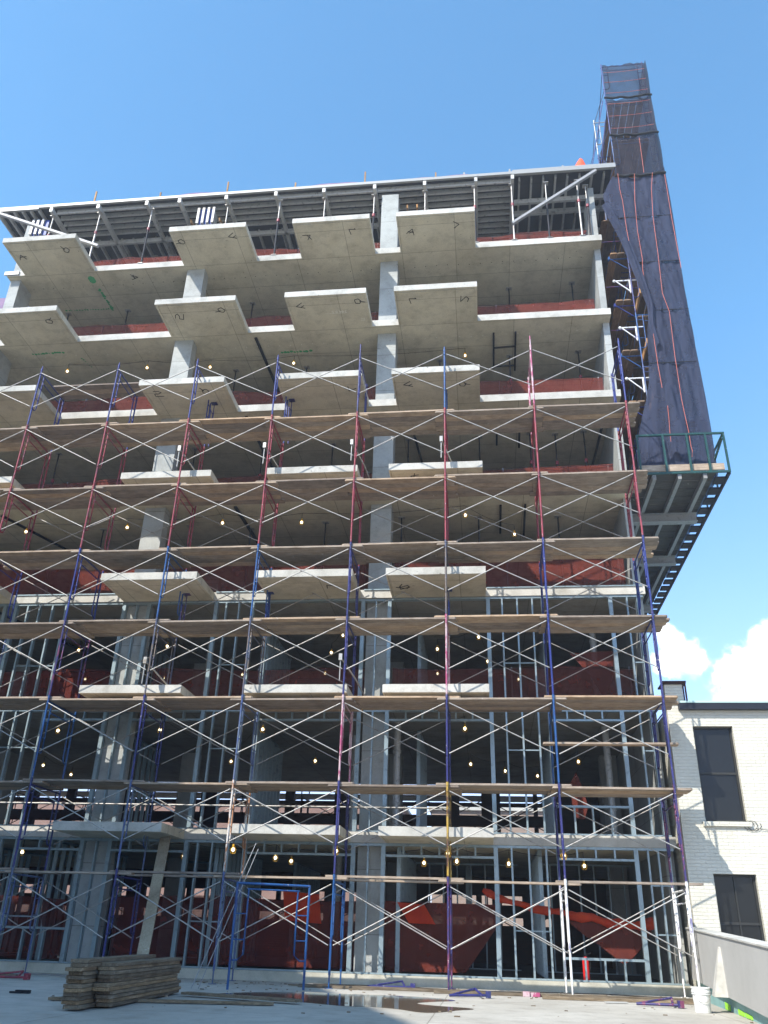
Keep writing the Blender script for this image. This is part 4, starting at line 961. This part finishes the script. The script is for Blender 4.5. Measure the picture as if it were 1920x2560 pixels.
# ------------------------------------------------------------------ behind the building: wall, scaffold, and the block that shades the left
pw = thing('peach_house', (-10, 40, 0), 'peach rendered house seen through the open lower floors', 'house')
MB().box(-34, 7.5, 38, 50, 0, 8.6).build('wall', 'peach', pw); MB().box(-34.2, 7.7, 37.8, 50.2, 8.602, 8.8).build('roof', 'fascia', pw)
p2 = thing('pale_house', (20, 42, 0), 'pale house seen through the second floor at right of the middle column', 'house')
MB().box(9.4, 34, 40, 52, 0, 8.6).build('wall', 'peach_pale', p2); MB().box(9.2, 34.2, 39.8, 52.2, 8.602, 8.8).build('roof', 'fascia', p2)
rs = thing('rear_scaffold', (6, 16, 0), 'dark frame scaffold silhouetted behind the back of the building', 'scaffold')
for t in range(4):
    for i in range(-4, 8):
        b = MB(); frame_mesh(b, i*PX+.8, t*2.0, t*2.0+2.0, 15.2, 16.7, .026); b.build('frame', 'dark_steel', rs)
    b = MB()
    for i in range(-4, 7):
        for (za, zc) in ((.6,1.84),(1.84,.6)): b.tube([(i*PX+.8,15.1,t*2+za),((i+1)*PX+.8,15.1,t*2+zc)], .018, 5)
    b.build('brace_row', 'dark_steel', rs)
    if t < 3: MB().box(-9.5, 18, 15.2, 16.5, t*2+1.93, t*2+1.98).build('deck', 'plank', rs)
sb = thing('neighbouring_block', (-15, -20, 0), 'tall plain block outside the view that shades the lower left', 'building')
e = Vector((.35,-1,0)).normalized(); P0 = Vector((-3.88,-12.3,0)); P1 = P0+e*22
fix_normals(MB().prism([(P0.x,P0.y),(P1.x,P1.y),(-30,P1.y),(-30,P0.y)], 0, 20).build('wall', 'cream', sb))

# ------------------------------------------------------------------ thin volume added to stand in for lens glare
hz = bpy.data.materials.new('glare_veil'); hz.use_nodes = True; hn = hz.node_tree; hn.nodes.clear()
ho = hn.nodes.new('ShaderNodeOutputMaterial'); hv = hn.nodes.new('ShaderNodeVolumePrincipled')
hv.inputs['Color'].default_value = (.93,.96,1,1); hv.inputs['Density'].default_value = GLARE_VEIL; hv.inputs['Anisotropy'].default_value = .3
hn.links.new(hv.outputs[0], ho.inputs['Volume']); M['glare_veil'] = hz
ha = MB().box(-1250,1450,-950,2650,-1.4,34).build('glare_veil', 'glare_veil'); ha['kind'] = 'stuff'; tag(ha, 'added pale volume over the whole site standing in for lens glare', 'glare_veil')
